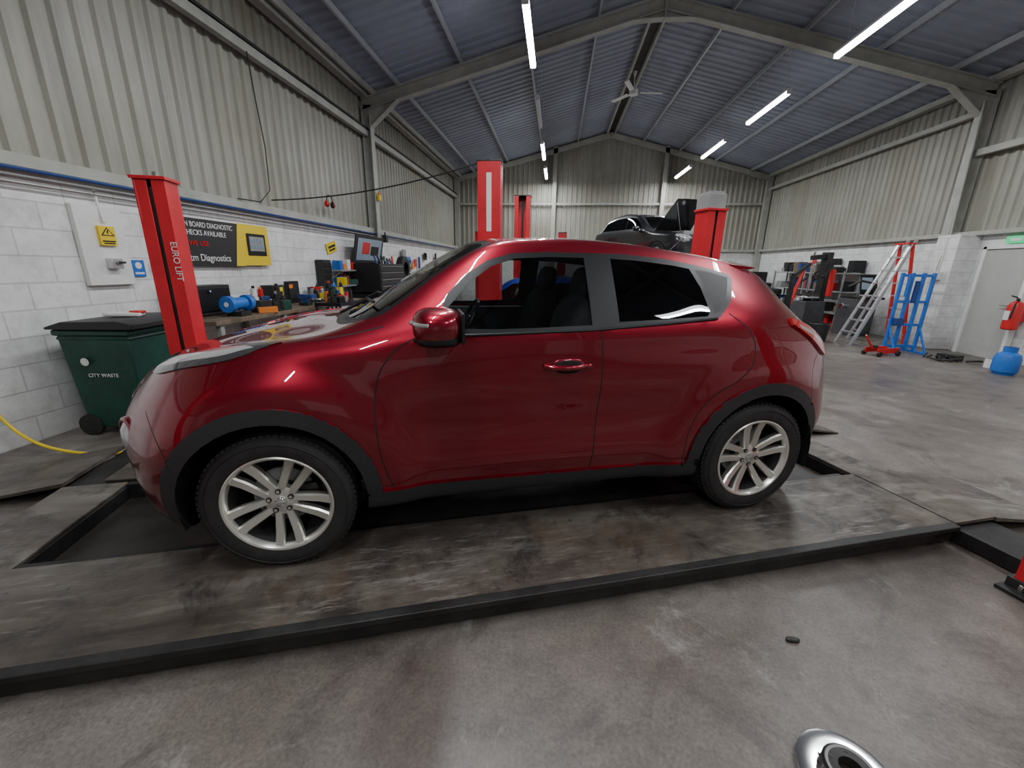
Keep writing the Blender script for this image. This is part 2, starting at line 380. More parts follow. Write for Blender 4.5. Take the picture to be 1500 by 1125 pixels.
# ------------------------------------------------------------------ LIGHTS
LX=(-.58,4.45)
for X in LX:
    for j,Y in enumerate((-3.2,.6,3.9,7.6,10.9,14.15,17.2)):
        on=not(X<0 and j==4)
        fx=empty("fluorescent_batten_light",(X,Y,4.97))
        b=MB();b.box((0,0,.05),(.10,1.86,.04),M_white);b.box((0,-.93,.01),(.10,.02,.08),M_white);b.box((0,.93,.01),(.10,.02,.08),M_white)
        ztop=rz_(X)-4.97
        for yy in (-.7,.7):b.cyl((0,yy,.06),(0,yy,ztop-.0),.004,M_alu,n=6)
        b.obj("housing",fx)
        b=MB();mt=M_tube if on else M_white
        b.prism([(-.048,.03),(-.048,.0),(-.03,-.030),(.03,-.030),(.048,.0),(.048,.03)],'y',-.92,.92,mt);b.obj("diffuser",fx)
        if on:
            L=bpy.data.lights.new("batten_lamp","AREA");L.shape='RECTANGLE';L.size=.07;L.size_y=1.8;L.energy=102 if Y>3 else 84;L.color=(.95,.98,1.0)
            o=bpy.data.objects.new("lamp",L);bpy.context.collection.objects.link(o);o.parent=fx;o.location=(0,0,-.04)
fan=empty("ceiling_fan",(XM,13.45,6.25))
b=MB();b.cyl((0,0,.05),(0,0,.5),.015,M_white);b.cyl((0,0,-.06),(0,0,.06),.12,M_white,n=24);b.cyl((0,0,.06),(0,0,.1),.12,M_white,r2=.04,n=24);b.cyl((0,0,.40),(0,0,.52),.03,M_white,r2=.07)
b.obj("motor",fan)
for k in range(3):
    a=R(8+120*k);b=MB();b.T=Matrix.Rotation(a,4,'Z')@Matrix.Rotation(R(8),4,'X')
    b.box((.16,0,0),(.12,.04,.01),M_steel);b.box((.5,0,0),(.62,.13,.012),M_white);b.obj("blade_%d"%(k+1),fan)
# ------------------------------------------------------------------ LIFT
LA=R(18.4)
lift=empty("four_post_car_lift",(0,0,0),LA)
PZ=.13
def runway(nm,c0,c1,outer):
    b=MB();b.box((.45,(c0+c1)/2,PZ-.006),(5.16,c1-c0,.012),M_plate)
    b.box((.45,c0+.01,PZ/2+.005),(5.14,.02,PZ-.03),M_dark);b.box((.45,c1-.01,PZ/2+.005),(5.14,.02,PZ-.03),M_dark)
    for k in range(9):b.box((-1.9+k*.58,(c0+c1)/2,PZ/2),(.02,c1-c0-.04,PZ-.05),M_dark)
    b.bar((-2.12,outer,PZ-.012),(3.02,outer,PZ-.012),.05,.03,M_dark)
    b.obj(nm,lift,bevel=.004)
runway("runway_near",1.48,2.10,1.475);runway("runway_far",2.99,3.61,3.61)
b=MB();b.box((.5,2.545,.004),(4.95,.88,.006),M_gapfloor)  # mottled dark plate that makes the floor between the runways darker
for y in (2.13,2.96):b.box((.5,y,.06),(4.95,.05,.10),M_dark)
b.obj("runway_gap",lift)
b=MB()
for x0,x1 in ((-2.36,-1.97),(3.05,3.36)):
    xc=(x0+x1)/2
    b.box((xc,2.52,.05),(x1-x0,3.1,.09),M_dark)
    b.box((xc,2.54,.105),(x1-x0-.02,.86,.02),M_plate)
b.obj("crossbeams",lift,bevel=.004)
b=MB()
for c in (1.79,3.30):
    b.prism([(3.36,.13),(3.36,.105),(4.0,0.0),(4.0,.012)],'y',c-.31,c+.31,M_plate)
    b.prism([(-2.36,.13),(-2.36,.105),(-3.1,0.0),(-3.1,.012)],'y',c-.31,c+.31,M_plate)
b.box((3.2,1.79,.12),(.32,.60,.02),M_plate)
b.obj("drive_on_ramps",lift)
def post(nm,x,y,h,s,w=.21,d=.20,cap=False):
    b=MB();t=.014
    b.box((x,y-s*(d/2-t/2),h/2),(w,t,h),M_red)
    for sx in (-1,1):
        b.box((x+sx*(w/2-t/2),y,h/2),(t,d,h),M_red);b.box((x+sx*(w/2-.045),y+s*(d/2-t/2),h/2),(.09,t,h),M_red)
    b.box((x+.0,y+s*(d/2-.03),h/2),(.03,.03,h-.1),M_dark)
    b.box((x,y,h+.012),(w+.03,d+.03,.024),M_red)
    b.box((x,y,.01),(w+.2,d+.18,.02),M_dark)
    for sx in (-1,1):
        for sy in (-1,1):b.cyl((x+sx*.15,y+sy*.12,.02),(x+sx*.15,y+sy*.12,.055),.014,M_chr,n=6)
    b.box((x,y+s*.02,.21),(w+.08,d+.08,.34),M_red)
    b.box((x,y+s*.05,.045),(w+.10,.26,.05),M_dark)
    if cap:
        b.box((x-.01,y,h+.09),(.20,.20,.14),M_grey);b.box((x-.01,y,h+.17),(.16,.17,.03),M_grey)
    else:
        b.cyl((x,y,h+.016),(x,y,h+.07),.018,M_chr,n=10)
    b.obj(nm,lift,bevel=.003)
    if not cap and s<0:
        text("EURO LIFT",.065,M_white,lift,(x+.065,y+s*(d/2+.001),h-.45),(R(90),R(90),0),"post_lettering",ext=.001)
post("post_front_far",-1.99,4.05,2.15,-1);post("post_rear_far",3.0,4.05,2.13,-1,cap=True)
post("post_rear_near",3.03,.98,2.13,1);post("post_front_near",-2.15,.98,2.13,1)
# ------------------------------------------------------------------ CAR BODY
ROWS={
-0.85:[(.16,.25),(.19,.27),(.22,.33),(.235,.44),(.245,.55),(.235,.63),(.20,.69),(.16,.72),(.12,.735),(.06,.745),(0,.75)],
-0.80:[(.31,.225),(.355,.25),(.39,.33),(.41,.44),(.41,.56),(.38,.65),(.29,.73),(.24,.76),(.18,.78),(.09,.79),(0,.795)],
-0.73:[(.41,.215),(.475,.235),(.525,.32),(.55,.45),(.55,.57),(.505,.68),(.37,.79),(.31,.825),(.24,.845),(.12,.86),(0,.865)],
-0.62:[(.48,.21),(.60,.23),(.66,.32),(.69,.46),(.69,.59),(.63,.73),(.48,.855),(.41,.885),(.32,.905),(.16,.92),(0,.925)],
-0.52:[(.53,.21),(.69,.235),(.75,.33),(.775,.47),(.772,.62),(.715,.78),(.59,.905),(.51,.935),(.40,.945),(.20,.958),(0,.962)],
-0.40:[(.56,.21),(.77,.24),(.825,.34),(.845,.48),(.845,.65),(.80,.82),(.695,.945),(.61,.975),(.48,.978),(.24,.99),(0,.994)],
-0.1:[(.57,.21),(.81,.25),(.87,.36),(.878,.52),(.872,.70),(.845,.885),(.785,1.005),(.705,1.040),(.55,1.035),(.28,1.05),(0,1.055)],
.25:[(.57,.21),(.80,.25),(.85,.36),(.862,.52),(.860,.71),(.84,.91),(.805,1.035),(.73,1.085),(.57,1.088),(.28,1.108),(0,1.118)],
.5:[(.57,.21),(.785,.25),(.835,.36),(.845,.52),(.848,.72),(.84,.92),(.82,1.05),(.715,1.165),(.58,1.215),(.29,1.25),(0,1.265)],
.75:[(.57,.21),(.78,.25),(.828,.36),(.838,.52),(.842,.72),(.84,.92),(.822,1.07),(.67,1.315),(.55,1.37),(.28,1.405),(0,1.415)],
1.0:[(.57,.21),(.775,.25),(.825,.36),(.836,.52),(.842,.72),(.840,.93),(.824,1.085),(.64,1.445),(.54,1.495),(.28,1.525),(0,1.535)],
1.3:[(.57,.21),(.775,.25),(.825,.36),(.836,.52),(.842,.72),(.840,.93),(.824,1.095),(.635,1.48),(.54,1.525),(.28,1.553),(0,1.562)],
1.7:[(.57,.21),(.78,.25),(.83,.36),(.842,.52),(.850,.72),(.848,.94),(.824,1.11),(.63,1.475),(.535,1.52),(.275,1.55),(0,1.558)],
2.1:[(.57,.21),(.795,.25),(.85,.36),(.862,.52),(.868,.73),(.868,.95),(.825,1.135),(.61,1.44),(.52,1.485),(.27,1.512),(0,1.52)],
2.45:[(.57,.21),(.81,.25),(.868,.36),(.872,.52),(.872,.72),(.872,.95),(.815,1.155),(.58,1.39),(.50,1.435),(.26,1.462),(0,1.47)],
2.7:[(.57,.22),(.80,.26),(.85,.37),(.86,.52),(.862,.72),(.845,.94),(.775,1.12),(.56,1.31),(.48,1.345),(.25,1.365),(0,1.37)],
2.9:[(.55,.23),(.74,.27),(.79,.38),(.815,.52),(.815,.71),(.79,.92),(.725,1.06),(.565,1.14),(.47,1.16),(.25,1.175),(0,1.18)],
3.08:[(.48,.24),(.65,.29),(.70,.40),(.735,.53),(.735,.68),(.705,.85),(.655,.96),(.55,1.0),(.44,1.02),(.25,1.03),(0,1.035)],
3.2:[(.40,.26),(.54,.31),(.59,.41),(.62,.53),(.62,.65),(.585,.79),(.53,.88),(.45,.915),(.37,.93),(.2,.94),(0,.945)],
3.29:[(.28,.30),(.34,.34),(.39,.42),(.41,.52),(.40,.61),(.37,.72),(.33,.77),(.28,.80),(.23,.81),(.12,.815),(0,.82)],
}
def hermite(xk,yk,xq):
    xk=np.array(xk,float);yk=np.array(yk,float);h=np.diff(xk);d=np.diff(yk,axis=0)/h[:,None]
    m=np.zeros_like(yk);m[0]=d[0];m[-1]=d[-1]
    w=h[:-1]/(h[:-1]+h[1:])
    m[1:-1]=d[:-1]*(1-w)[:,None]+d[1:]*w[:,None]
    i=np.clip(np.searchsorted(xk,xq,side='right')-1,0,len(xk)-2);t=((xq-xk[i])/h[i])[:,None];H=h[i][:,None]
    return (2*t**3-3*t**2+1)*yk[i]+(t**3-2*t**2+t)*H*m[i]+(-2*t**3+3*t**2)*yk[i+1]+(t**3-t**2)*H*m[i+1]
def loft(rows,nx,sub,smooth=3):
    xk=sorted(rows);arr=np.array([rows[x] for x in xk]);n=arr.shape[1]
    a,c=xk[0],xk[-1]
    base=np.linspace(a,c,nx)
    e=np.array([.004,.010,.02,.032]);xq=np.unique(np.concatenate([base,a+e,c-e]))
    g=hermite(xk,arr.reshape(len(xk),-1),xq).reshape(len(xq),n,2)
    for _ in range(smooth):
        h=g.copy();h[6:-6]=.25*g[5:-7]+.5*g[6:-6]+.25*g[7:-5];g=h
    out=[]
    for s in range(len(xq)):
        u=np.arange(n,dtype=float);q=np.linspace(0,n-1,(n-1)*sub+1)
        p=hermite(u,g[s],q);p[-1,0]=0
        p=np.vstack([[0,p[0,1]],p]);out.append(p)
    return xq,np.array(out)
def sstep(a,b_,v):
    t=np.clip((v-a)/(b_-a),0,1);return t*t*(3-2*t)
def half_body(rows,nx=170,sub=6,flare=False):
    xq,G=loft(rows,nx,sub,5 if flare else 3);bm=bmesh.new();V=[]
    if flare:
        X=xq[:,None];Y=G[:,:,0];Z=G[:,:,1]
        act=sstep(.50,.62,Y)*sstep(1.14,.98,Z)
        d=0
        for cx,amp in ((0,.030),(2.53,.028)):
            r=np.hypot((X-cx)*.96,Z-.345);d=d+amp*sstep(.66,.49,r)
        dm=sstep(.45,.75,X)*sstep(2.15,1.85,X)
        d=d+dm*(.014*np.exp(-((Z-.46)/.065)**2)-.012*np.exp(-((Z-.66)/.09)**2))
        d=d-.010*np.exp(-((Z-1.03)/.05)**2)*sstep(.3,.6,X)*sstep(2.4,2.1,X)
        Y+=d*act
    for i,x in enumerate(xq):V.append([bm.verts.new((x,-abs(p[0]),p[1])) for p in G[i]])
    nr=G.shape[1]
    for i in range(len(xq)-1):
        for j in range(nr-1):
            try:bm.faces.new((V[i][j],V[i][j+1],V[i+1][j+1],V[i+1][j]))
            except Exception:pass
    for e in (0,-1):
        try:bm.faces.new(V[e] if e==-1 else V[e][::-1])
        except Exception:pass
    bm.normal_update();return bm,xq,G
def inpoly(px,py,poly):
    r=False;n=len(poly);j=n-1
    for i in range(n):
        xi,yi=poly[i];xj,yj=poly[j]
        if (yi>py)!=(yj>py) and px<(xj-xi)*(py-yi)/(yj-yi)+xi:r=not r
        j=i
    return r
SIDE=lambda f:f.calc_center_median().y<-.46 and abs(f.normal.y)>.30
TOP=lambda f:abs(f.normal.z)>.25 and f.calc_center_median().z>.75
LOW=lambda f:f.calc_center_median().y<-.5
def cutpoly(bm,poly,filt,A=(0,2)):
    a,c=A
    x0=min(p[0] for p in poly)-.03;x1=max(p[0] for p in poly)+.03;y0=min(p[1] for p in poly)-.03;y1=max(p[1] for p in poly)+.03
    cand=set()
    for f in bm.faces:
        m=f.calc_center_median();
        if x0-.1<m[a]<x1+.1 and y0-.1<m[c]<y1+.1 and filt(f):cand.add(f)
    n=len(poly)
    for k in range(n):
        p=poly[k];q=poly[(k+1)%n]
        ex=(min(p[0],q[0])-.004,max(p[0],q[0])+.004,min(p[1],q[1])-.004,max(p[1],q[1])+.004)
        sub=[]
        for f in cand:
            if not f.is_valid:continue
            us=[v.co[a] for v in f.verts];vs=[v.co[c] for v in f.verts]
            if max(us)<ex[0] or min(us)>ex[1] or max(vs)<ex[2] or min(vs)>ex[3]:continue
            sub.append(f)
        if not sub:continue
        co=[0,0,0];no=[0,0,0];co[a]=p[0];co[c]=p[1];no[a]=-(q[1]-p[1]);no[c]=q[0]-p[0]
        if abs(no[a])+abs(no[c])<1e-7:continue
        geom=list({v for f in sub for v in f.verts})+list({e for f in sub for e in f.edges})+sub
        r=bmesh.ops.bisect_plane(bm,geom=geom,dist=1e-5,plane_co=co,plane_no=Vector(no).normalized())
        for g in r['geom']:
            if isinstance(g,bmesh.types.BMFace):cand.add(g)
        cand={f for f in cand if f.is_valid}
    bm.normal_update()
def infaces(bm,poly,filt,A=(0,2)):
    a,c=A;out=[]
    x0=min(p[0] for p in poly);x1=max(p[0] for p in poly);y0=min(p[1] for p in poly);y1=max(p[1] for p in poly)
    for f in bm.faces:
        m=f.calc_center_median()
        if x0<m[a]<x1 and y0<m[c]<y1 and filt(f) and inpoly(m[a],m[c],poly):out.append(f)
    return out
def region(bm,poly,filt,mi,A=(0,2)):
    cutpoly(bm,poly,filt,A);fs=infaces(bm,poly,filt,A)
    for f in fs:f.material_index=mi
    return fs
def line(bm,pts,w,filt,mi,A=(0,2)):
    for p,q in zip(pts[:-1],pts[1:]):
        d=Vector((q[0]-p[0],q[1]-p[1]));d.normalize();n=Vector((-d.y,d.x))*w/2;p2=Vector(p)-d*w*.4;q2=Vector(q)+d*w*.4
        region(bm,[tuple(p2-n),tuple(q2-n),tuple(q2+n),tuple(p2+n)],filt,mi,A)
def curve(pts,n=6):
    P=np.array(pts,float);d=np.r_[0,np.cumsum(np.hypot(*np.diff(P,axis=0).T))]
    q=np.linspace(0,d[-1],(len(pts)-1)*n+1);return [tuple(v) for v in hermite(d,P,q)]
def raise_(bm,fs,vec):
    fs=[f for f in fs if f.is_valid]
    r=bmesh.ops.extrude_face_region(bm,geom=fs);nv=[g for g in r['geom'] if isinstance(g,bmesh.types.BMVert)]
    bmesh.ops.translate(bm,verts=nv,vec=vec);bmesh.ops.delete(bm,geom=fs,context='FACES')
def circ(cx,cy,r,a0=0,a1=360,n=36,close=False):
    return [(cx+r*math.cos(R(a0+(a1-a0)*k/n)),cy+r*math.sin(R(a0+(a1-a0)*k/n))) for k in range(n+(0 if abs(a1-a0)==360 else 1))]
ZH=.335
def build_wheel(parent,name,x,y,side,steer=0,spin=18):
    w=empty(name,(x,y,ZH),(0 if side<0 else math.pi)+steer,parent)
    b=MB()
    b.lathe([(.226,.014),(.236,.002),(.25,-.003),(.285,-.007),(.312,.0),(.327,.014),(.3325,.032),(.334,.05),(.326,.052),(.326,.062),(.335,.064),(.335,.1),(.327,.102),(.327,.113),(.335,.115),(.335,.15),(.326,.152),(.326,.162),(.334,.165),(.3325,.183),(.327,.2),(.312,.214),(.28,.22),(.24,.214),(.226,.2)],(0,0,0),'y',M_rub,n=96)
    b.lathe([(.297,-.0070),(.299,-.0090),(.302,-.0065)],(0,0,0),'y',M_rub,n=72)
    for k in range(72):
        b.T=Matrix.Rotation(2*math.pi*k/72,4,'Y')
        b.box((.3285,.030,0),(.008,.030,.019),M_rub,rot=(0,.0,.22));b.box((.3285,.185,0),(.008,.030,.019),M_rub)
        b.box((.333,.082,0),(.006,.033,.018),M_rub,rot=(.3,0,0));b.box((.333,.132,0),(.006,.033,.018),M_rub,rot=(-.3,0,0))
    b.T=Matrix.Identity(4)
    b.obj("tyre",w)
    b=MB()
    b.lathe([(.2285,.016),(.2385,.004),(.239,-.001),(.234,-.004),(.226,-.001),(.220,.010),(.215,.028)],(0,0,0),'y',M_rim,n=72)
    b.lathe([(.215,.028),(.202,.10),(.198,.20)],(0,0,0),'y',M_barrel,n=72)
    for k in range(5):
        for s in (-1,1):
            b.T=Matrix.Rotation(2*math.pi*k/5+R(spin),4,'Y')
            r0,r1=.030,.224
            secs=[]
            for t in (0,.2,.45,.7,.88,1):
                r=r0+(r1-r0)*t;o=s*(.020+.027*t);wd=.0165+.0065*t
                yf=.040-.022*t-.012*max(0,t-.7)/.3
                pt=lambda r,o,yy:(r,yy,o)
                secs.append([pt(r,o-wd,yf+.009),pt(r,o-wd*.72,yf),pt(r,o+wd*.72,yf),pt(r,o+wd,yf+.009),pt(r,o+wd*.8,yf+.04),pt(r,o-wd*.8,yf+.04)])
            vs=[p for q in secs for p in q];fs=[]
            for i in range(5):
                for j in range(6):fs.append((i*6+j,i*6+(j+1)%6,(i+1)*6+(j+1)%6,(i+1)*6+j))
            b.add(vs,fs,M_rim)
    b.T=Matrix.Identity(4)
    b.lathe([(0,.034),(.03,.034),(.055,.037),(.072,.043),(.076,.07),(0,.07)],(0,0,0),'y',M_rim,n=40)
    b.lathe([(0,.025),(.02,.0255),(.027,.028),(.029,.036)],(0,0,0),'y',M_alu,n=32)
    b.lathe([(.018,.0245),(.020,.0235),(.022,.0252)],(0,0,0),'y',M_chr,n=32);b.box((0,.0245,0),(.05,.003,.008),M_chr)
    for k in range(5):
        a=-(2*math.pi*k/5+R(spin))+R(36);cx,cz=.050*math.cos(a),.050*math.sin(a)
        b.cyl((cx,.032,cz),(cx,.05,cz),.013,M_dark,n=12);b.cyl((cx,.030,cz),(cx,.05,cz),.0085,M_chr,n=6)
    b.obj("alloy_rim",w)
    b=MB();b.lathe([(0,.105),(.138,.105),(.138,.12),(0,.12)],(0,0,0),'y',M_grey,n=48)
    b.lathe([(0,.07),(.07,.075),(.075,.105)],(0,0,0),'y',M_dark,n=32);b.lathe([(0,.19),(.20,.19)],(0,0,0),'y',M_blk,n=32)
    b.prism([(.06,-.05),(.15,-.06),(.16,0),(.15,.06),(.06,.05)],'y',.08,.14,M_dark);b.obj("brake",w)
def build_main_car():
    car=empty("red_compact_crossover_car",(0,0,0),0,lift,1.02)
    car.location=(-.685,2.745,PZ)
    bm,xq,G=half_body(ROWS,flare=True)
    mats=[M_paint,M_arch,M_gf,M_gd,M_gap,M_gl,M_lamp,M_tail,M_blk2,M_lens,M_org]
    for cx in (0,2.53):
        c=circ(cx,ZH+.01,.392,0,360,40);cutpoly(bm,c,LOW);bmesh.ops.delete(bm,geom=infaces(bm,c,LOW),context='FACES')
        bmesh.ops.delete(bm,geom=[f for f in bm.faces if abs(f.calc_center_median().x-cx)<.375 and f.calc_center_median().z<.34 and -.95<f.calc_center_median().y<-.56],context='FACES')
    allc=[]
    a1=circ(0,ZH+.01,.460,-8,192,30)
    allc+=region(bm,a1+[(-.40,.2),(.44,.2)],LOW,1)
    a2=circ(2.53,ZH+.01,.460,-8,188,30)
    allc+=region(bm,a2+[(2.08,.2),(2.95,.2)],LOW,1)
    sill=[(.40,.15),(.40,.355),(.8,.352),(1.3,.345),(1.8,.345),(2.12,.36),(2.12,.15)]
    allc+=region(bm,sill,lambda f:f.calc_center_median().y<-.5,1)
    fb=[(-.90,.15),(-.90,.28),(-.6,.285),(-.46,.29),(-.46,.15)];region(bm,fb,lambda f:f.calc_center_median().y<-.1,1)
    rb=[(2.95,.15),(2.95,.40),(3.1,.44),(3.3,.44),(3.3,.15)];region(bm,rb,lambda f:True,1)
    dlo=[(.785,1.112),(.765,1.2),(.80,1.27),(.90,1.362),(1.0,1.422),(1.12,1.455),(1.3,1.464),(1.7,1.463),(1.95,1.445),(2.15,1.416),(2.36,1.372),(2.375,1.345),(2.30,1.235),(2.205,1.155),(2.1,1.135),(1.5,1.100),(1.0,1.088),(.80,1.085)]
    region(bm,dlo,SIDE,8)
    g1=[(.805,1.115),(.795,1.205),(.90,1.315),(1.01,1.392),(1.13,1.430),(1.3,1.440),(1.485,1.440),(1.49,1.122),(1.2,1.113),(1.0,1.110)]
    region(bm,g1,SIDE,2)
    g2=[(1.635,1.135),(1.63,1.438),(1.8,1.430),(2.0,1.41),(2.10,1.394),(2.135,1.3),(2.15,1.18),(2.13,1.158),(1.9,1.146)]
    region(bm,g2,SIDE,3)
    g3=[(2.175,1.17),(2.165,1.30),(2.135,1.392),(2.25,1.377),(2.345,1.352),(2.28,1.26),(2.21,1.18)]
    region(bm,g3,SIDE,1)
    ws=curve([(.20,0.02),(.215,-.25),(.27,-.50),(.36,-.66),(.46,-.705),(.62,-.672),(.80,-.622),(.97,-.585),(1.01,-.56),(.985,-.3),(.975,0.02)],3)
    region(bm,ws,TOP,8,(0,1))
    ws2=curve([(.265,0.02),(.28,-.25),(.33,-.48),(.40,-.62),(.48,-.675),(.62,-.645),(.80,-.598),(.95,-.562),(.975,-.54),(.955,-.3),(.945,0.02)],3)
    region(bm,ws2,TOP,5,(0,1))
    tg=[(2.74,.02),(2.74,-.50),(2.80,-.55),(2.98,-.54),(3.02,-.45),(3.03,.02)]
    region(bm,tg,TOP,3,(0,1))
    region(bm,[(2.64,1.335),(2.72,1.345),(2.80,1.28),(2.97,1.09),(2.93,1.075),(2.84,1.12),(2.72,1.235)],lambda f:f.calc_center_median().z>.95,8)
    hl=curve([(-.565,-.34),(-.555,-.52),(-.46,-.66),(-.33,-.745),(-.17,-.785),(-.03,-.785),(.075,-.750)],4)+curve([(.075,-.750),(-.06,-.705),(-.20,-.655),(-.34,-.575),(-.44,-.46),(-.485,-.34)],4)[1:]
    region(bm,hl,TOP,6,(0,1))
    hi=curve([(-.53,-.50),(-.44,-.645),(-.31,-.725),(-.16,-.765),(-.03,-.765)],4)+curve([(-.05,-.735),(-.19,-.685),(-.33,-.61),(-.43,-.50)],4)[1:]
    region(bm,hi,TOP,9,(0,1))
    f1=infaces(bm,hl,TOP,(0,1))
    tl=curve([(2.68,1.135),(2.80,1.105),(2.95,1.04),(3.06,.965)],4)+curve([(3.09,.90),(3.02,.905),(2.95,.945),(2.87,1.0),(2.77,1.06),(2.69,1.10)],4)
    region(bm,tl,LOW,7)
    region(bm,[(2.74,1.10),(2.86,1.06),(2.97,1.0),(2.96,.98),(2.86,1.035),(2.75,1.08)],LOW,9);f2=infaces(bm,tl,LOW)
    W=.0065
    line(bm,curve([(.66,1.085),(.56,1.03),(.485,.94),(.452,.80),(.452,.64),(.475,.48),(.51,.37)],3),W,SIDE,4)
    line(bm,curve([(1.535,1.10),(1.548,.92),(1.54,.7),(1.53,.5),(1.52,.36)],2),W,SIDE,4)
    line(bm,curve([(2.26,1.17),(2.36,1.09),(2.405,1.0),(2.39,.91),(2.31,.83),(2.18,.75),(2.08,.62),(2.05,.5),(2.05,.36)],3),W,SIDE,4)
    line(bm,curve([(-.50,.77),(-.45,.72),(-.41,.66),(-.385,.60)],3),W*.8,SIDE,4)
    line(bm,curve([(2.93,.93),(2.87,.86),(2.85,.75),(2.87,.66)],3),W*.8,SIDE,4)
    line(bm,curve([(.50,-.765),(.28,-.765),(.11,-.745)],3),W,TOP,4,(0,1))
    line(bm,curve([(-.50,-.33),(-.56,-.15),(-.575,.01)],3),W,TOP,4,(0,1))
    raise_(bm,[f for f in set(allc) if f.is_valid],(0,-.012,0))
    raise_(bm,[f for f in set(f1) if f.is_valid],(-.003,-.004,.006))
    raise_(bm,[f for f in set(f2) if f.is_valid],(.006,-.012,.006))
    bmesh.ops.recalc_face_normals(bm,faces=bm.faces)
    me=bpy.data.meshes.new("body");bm.to_mesh(me);bm.free()
    for m in mats:me.materials.append(m)
    me.polygons.foreach_set("use_smooth",[True]*len(me.polygons));me.set_sharp_from_angle(angle=R(38))
    o=bpy.data.objects.new("body_shell",me);bpy.context.collection.objects.link(o);o.parent=car
    mm=o.modifiers.new("mirror","MIRROR");mm.use_axis=(False,True,False);mm.merge_threshold=.0005
    b=MB()
    for cx in (0,2.53):
        for s in (-1,1):
            b.lathe([(.40,s*.86),(.40,s*.50)],(cx,0,ZH+.01),'y',M_blk,n=28,a0=R(-15),a1=R(195))
            b.lathe([(0.01,s*.50),(.40,s*.50)],(cx,0,ZH+.01),'y',M_blk,n=28)
        b.cyl((cx,-.75,ZH),(cx,.75,ZH),.035,M_dark)
    b.box((1.265,0,.225),(1.7,1.3,.05),M_dark);b.obj("wheel_liners_and_underbody",car)
    b=MB()
    b.box((1.45,0,.33),(2.6,1.5,.06),M_blk)
    for s in (-1,1):
        b.box((1.38,s*.775,.72),(1.75,.05,.70),M_seat);b.box((1.0,s*.72,.85),(.5,.07,.05),M_blk)
    b.prism([(.34,.5),(.34,1.02),(.42,1.08),(.62,1.08),(.80,1.04),(.88,.92),(.85,.5)],'y',-.74,.74,M_seat)
    b.box((.98,0,.62),(.5,.18,.35),M_blk2)
    for s in (-1,1):
        y=s*.37
        b.ell((1.30,y,.62),(.29,.25,.11),M_seat,20,.6)
        b.T=Matrix.Translation((1.52,y,.94))@Matrix.Rotation(R(14),4,'Y')
        b.ell((0,0,-.02),(.085,.24,.33),M_seat,20,.6);b.ell((.0,0,.38),(.055,.13,.09),M_seat,16,.7);b.cyl((0,-.05,.25),(0,-.05,.35),.008,M_chr);b.cyl((0,.05,.25),(0,.05,.35),.008,M_chr)
        b.T=Matrix.Identity(4)
        b.T=Matrix.Translation((2.42,y,.88))@Matrix.Rotation(R(14),4,'Y');b.ell((0,0,0),(.08,.33,.30),M_seat,20,.6);b.ell((.02,0,.34),(.05,.12,.07),M_seat,16,.7);b.T=Matrix.Identity(4)
    b.ell((2.15,0,.60),(.28,.64,.11),M_seat,20,.6)
    b.T=Matrix.Translation((1.0,.37,.99))@Matrix.Rotation(R(-62),4,'Y')
    b.lathe([(.18+.014*math.cos(t),.014*math.sin(t)) for t in np.linspace(0,2*math.pi,11)],(0,0,0),'z',M_blk2,n=32)
    b.cyl((0,0,-.03),(0,0,.02),.055,M_blk2);b.box((0,0,0),(.02,.34,.02),M_blk2);b.T=Matrix.Identity(4)
    b.box((.92,0,1.38),(.03,.22,.06),M_blk2)
    b.obj("interior",car,bevel=.006)
    # headliner follows the roof skin only (stops above the side windows)
    xs,GG=loft(ROWS,60,2,1);b=MB();vs=[];fs=[];nr=0
    sel=[i for i,x in enumerate(xs) if 1.02<x<2.7]
    for i in sel:
        pr=GG[i][-6:]*np.array([.97,1])-np.array([0,.022]);row=[(xs[i],-p[0],p[1]) for p in pr]+[(xs[i],p[0],p[1]) for p in pr[::-1][1:]];nr=len(row);vs+=row
    for i in range(len(sel)-1):
        for j in range(nr-1):fs.append((i*nr+j,i*nr+j+1,(i+1)*nr+j+1,(i+1)*nr+j))
    b.add(vs,fs,M_liner);b.obj("headliner",car)
    build_wheel(car,"wheel_front_near",0.0,-.872,-1,R(-1.5),12);build_wheel(car,"wheel_front_far",0,.872,1)
    build_wheel(car,"wheel_rear_near",2.53,-.872,-1,0,50);build_wheel(car,"wheel_rear_far",2.53,.872,1)
    for s,nm in ((-1,"mirror_near"),(1,"mirror_far")):
        b=MB()
        b.ell((.735,s*1.0,1.155),(.100,.125,.075),M_paint,28,.72)
        b.box((.830,s*1.0,1.155),(.014,.20,.12),M_blk2)
        b.ell((.738,s*1.0,1.108),(.094,.118,.034),M_blk2,24,.72)
        b.tube([(.700,s*1.118,1.172),(.655,s*1.095,1.172),(.632,s*1.03,1.172),(.632,s*.95,1.170)],.009,M_lens,8)
        b.bar((.735,s*.82,1.09),(.74,s*.93,1.09),.10,.04,M_blk2)
        b.prism([(.63,1.065),(.86,1.085),(.80,1.19),(.78,1.21)],'y',s*.80,s*.838,M_blk2)
        b.obj(nm,car,bevel=.004)
    for s in (-1,1):
        b=MB();o=-.022;z=-.022
        b.ell((1.39+o,s*.838,.945+z),(.085,.010,.042),M_paint,24,.8);b.ell((1.39+o,s*.842,.945+z),(.075,.009,.034),M_gap,24,.8)
        b.tube([(1.27+o,s*.842,.95+z),(1.30+o,s*.868,.948+z),(1.38+o,s*.878,.947+z),(1.44+o,s*.868,.946+z),(1.47+o,s*.842,.945+z)],.014,M_paint,12)
        b.ell((1.490+o,s*.848,.945+z),(.024,.012,.015),M_paint);b.obj("door_handle_near" if s<0 else "door_handle_far",car)
    b=MB()
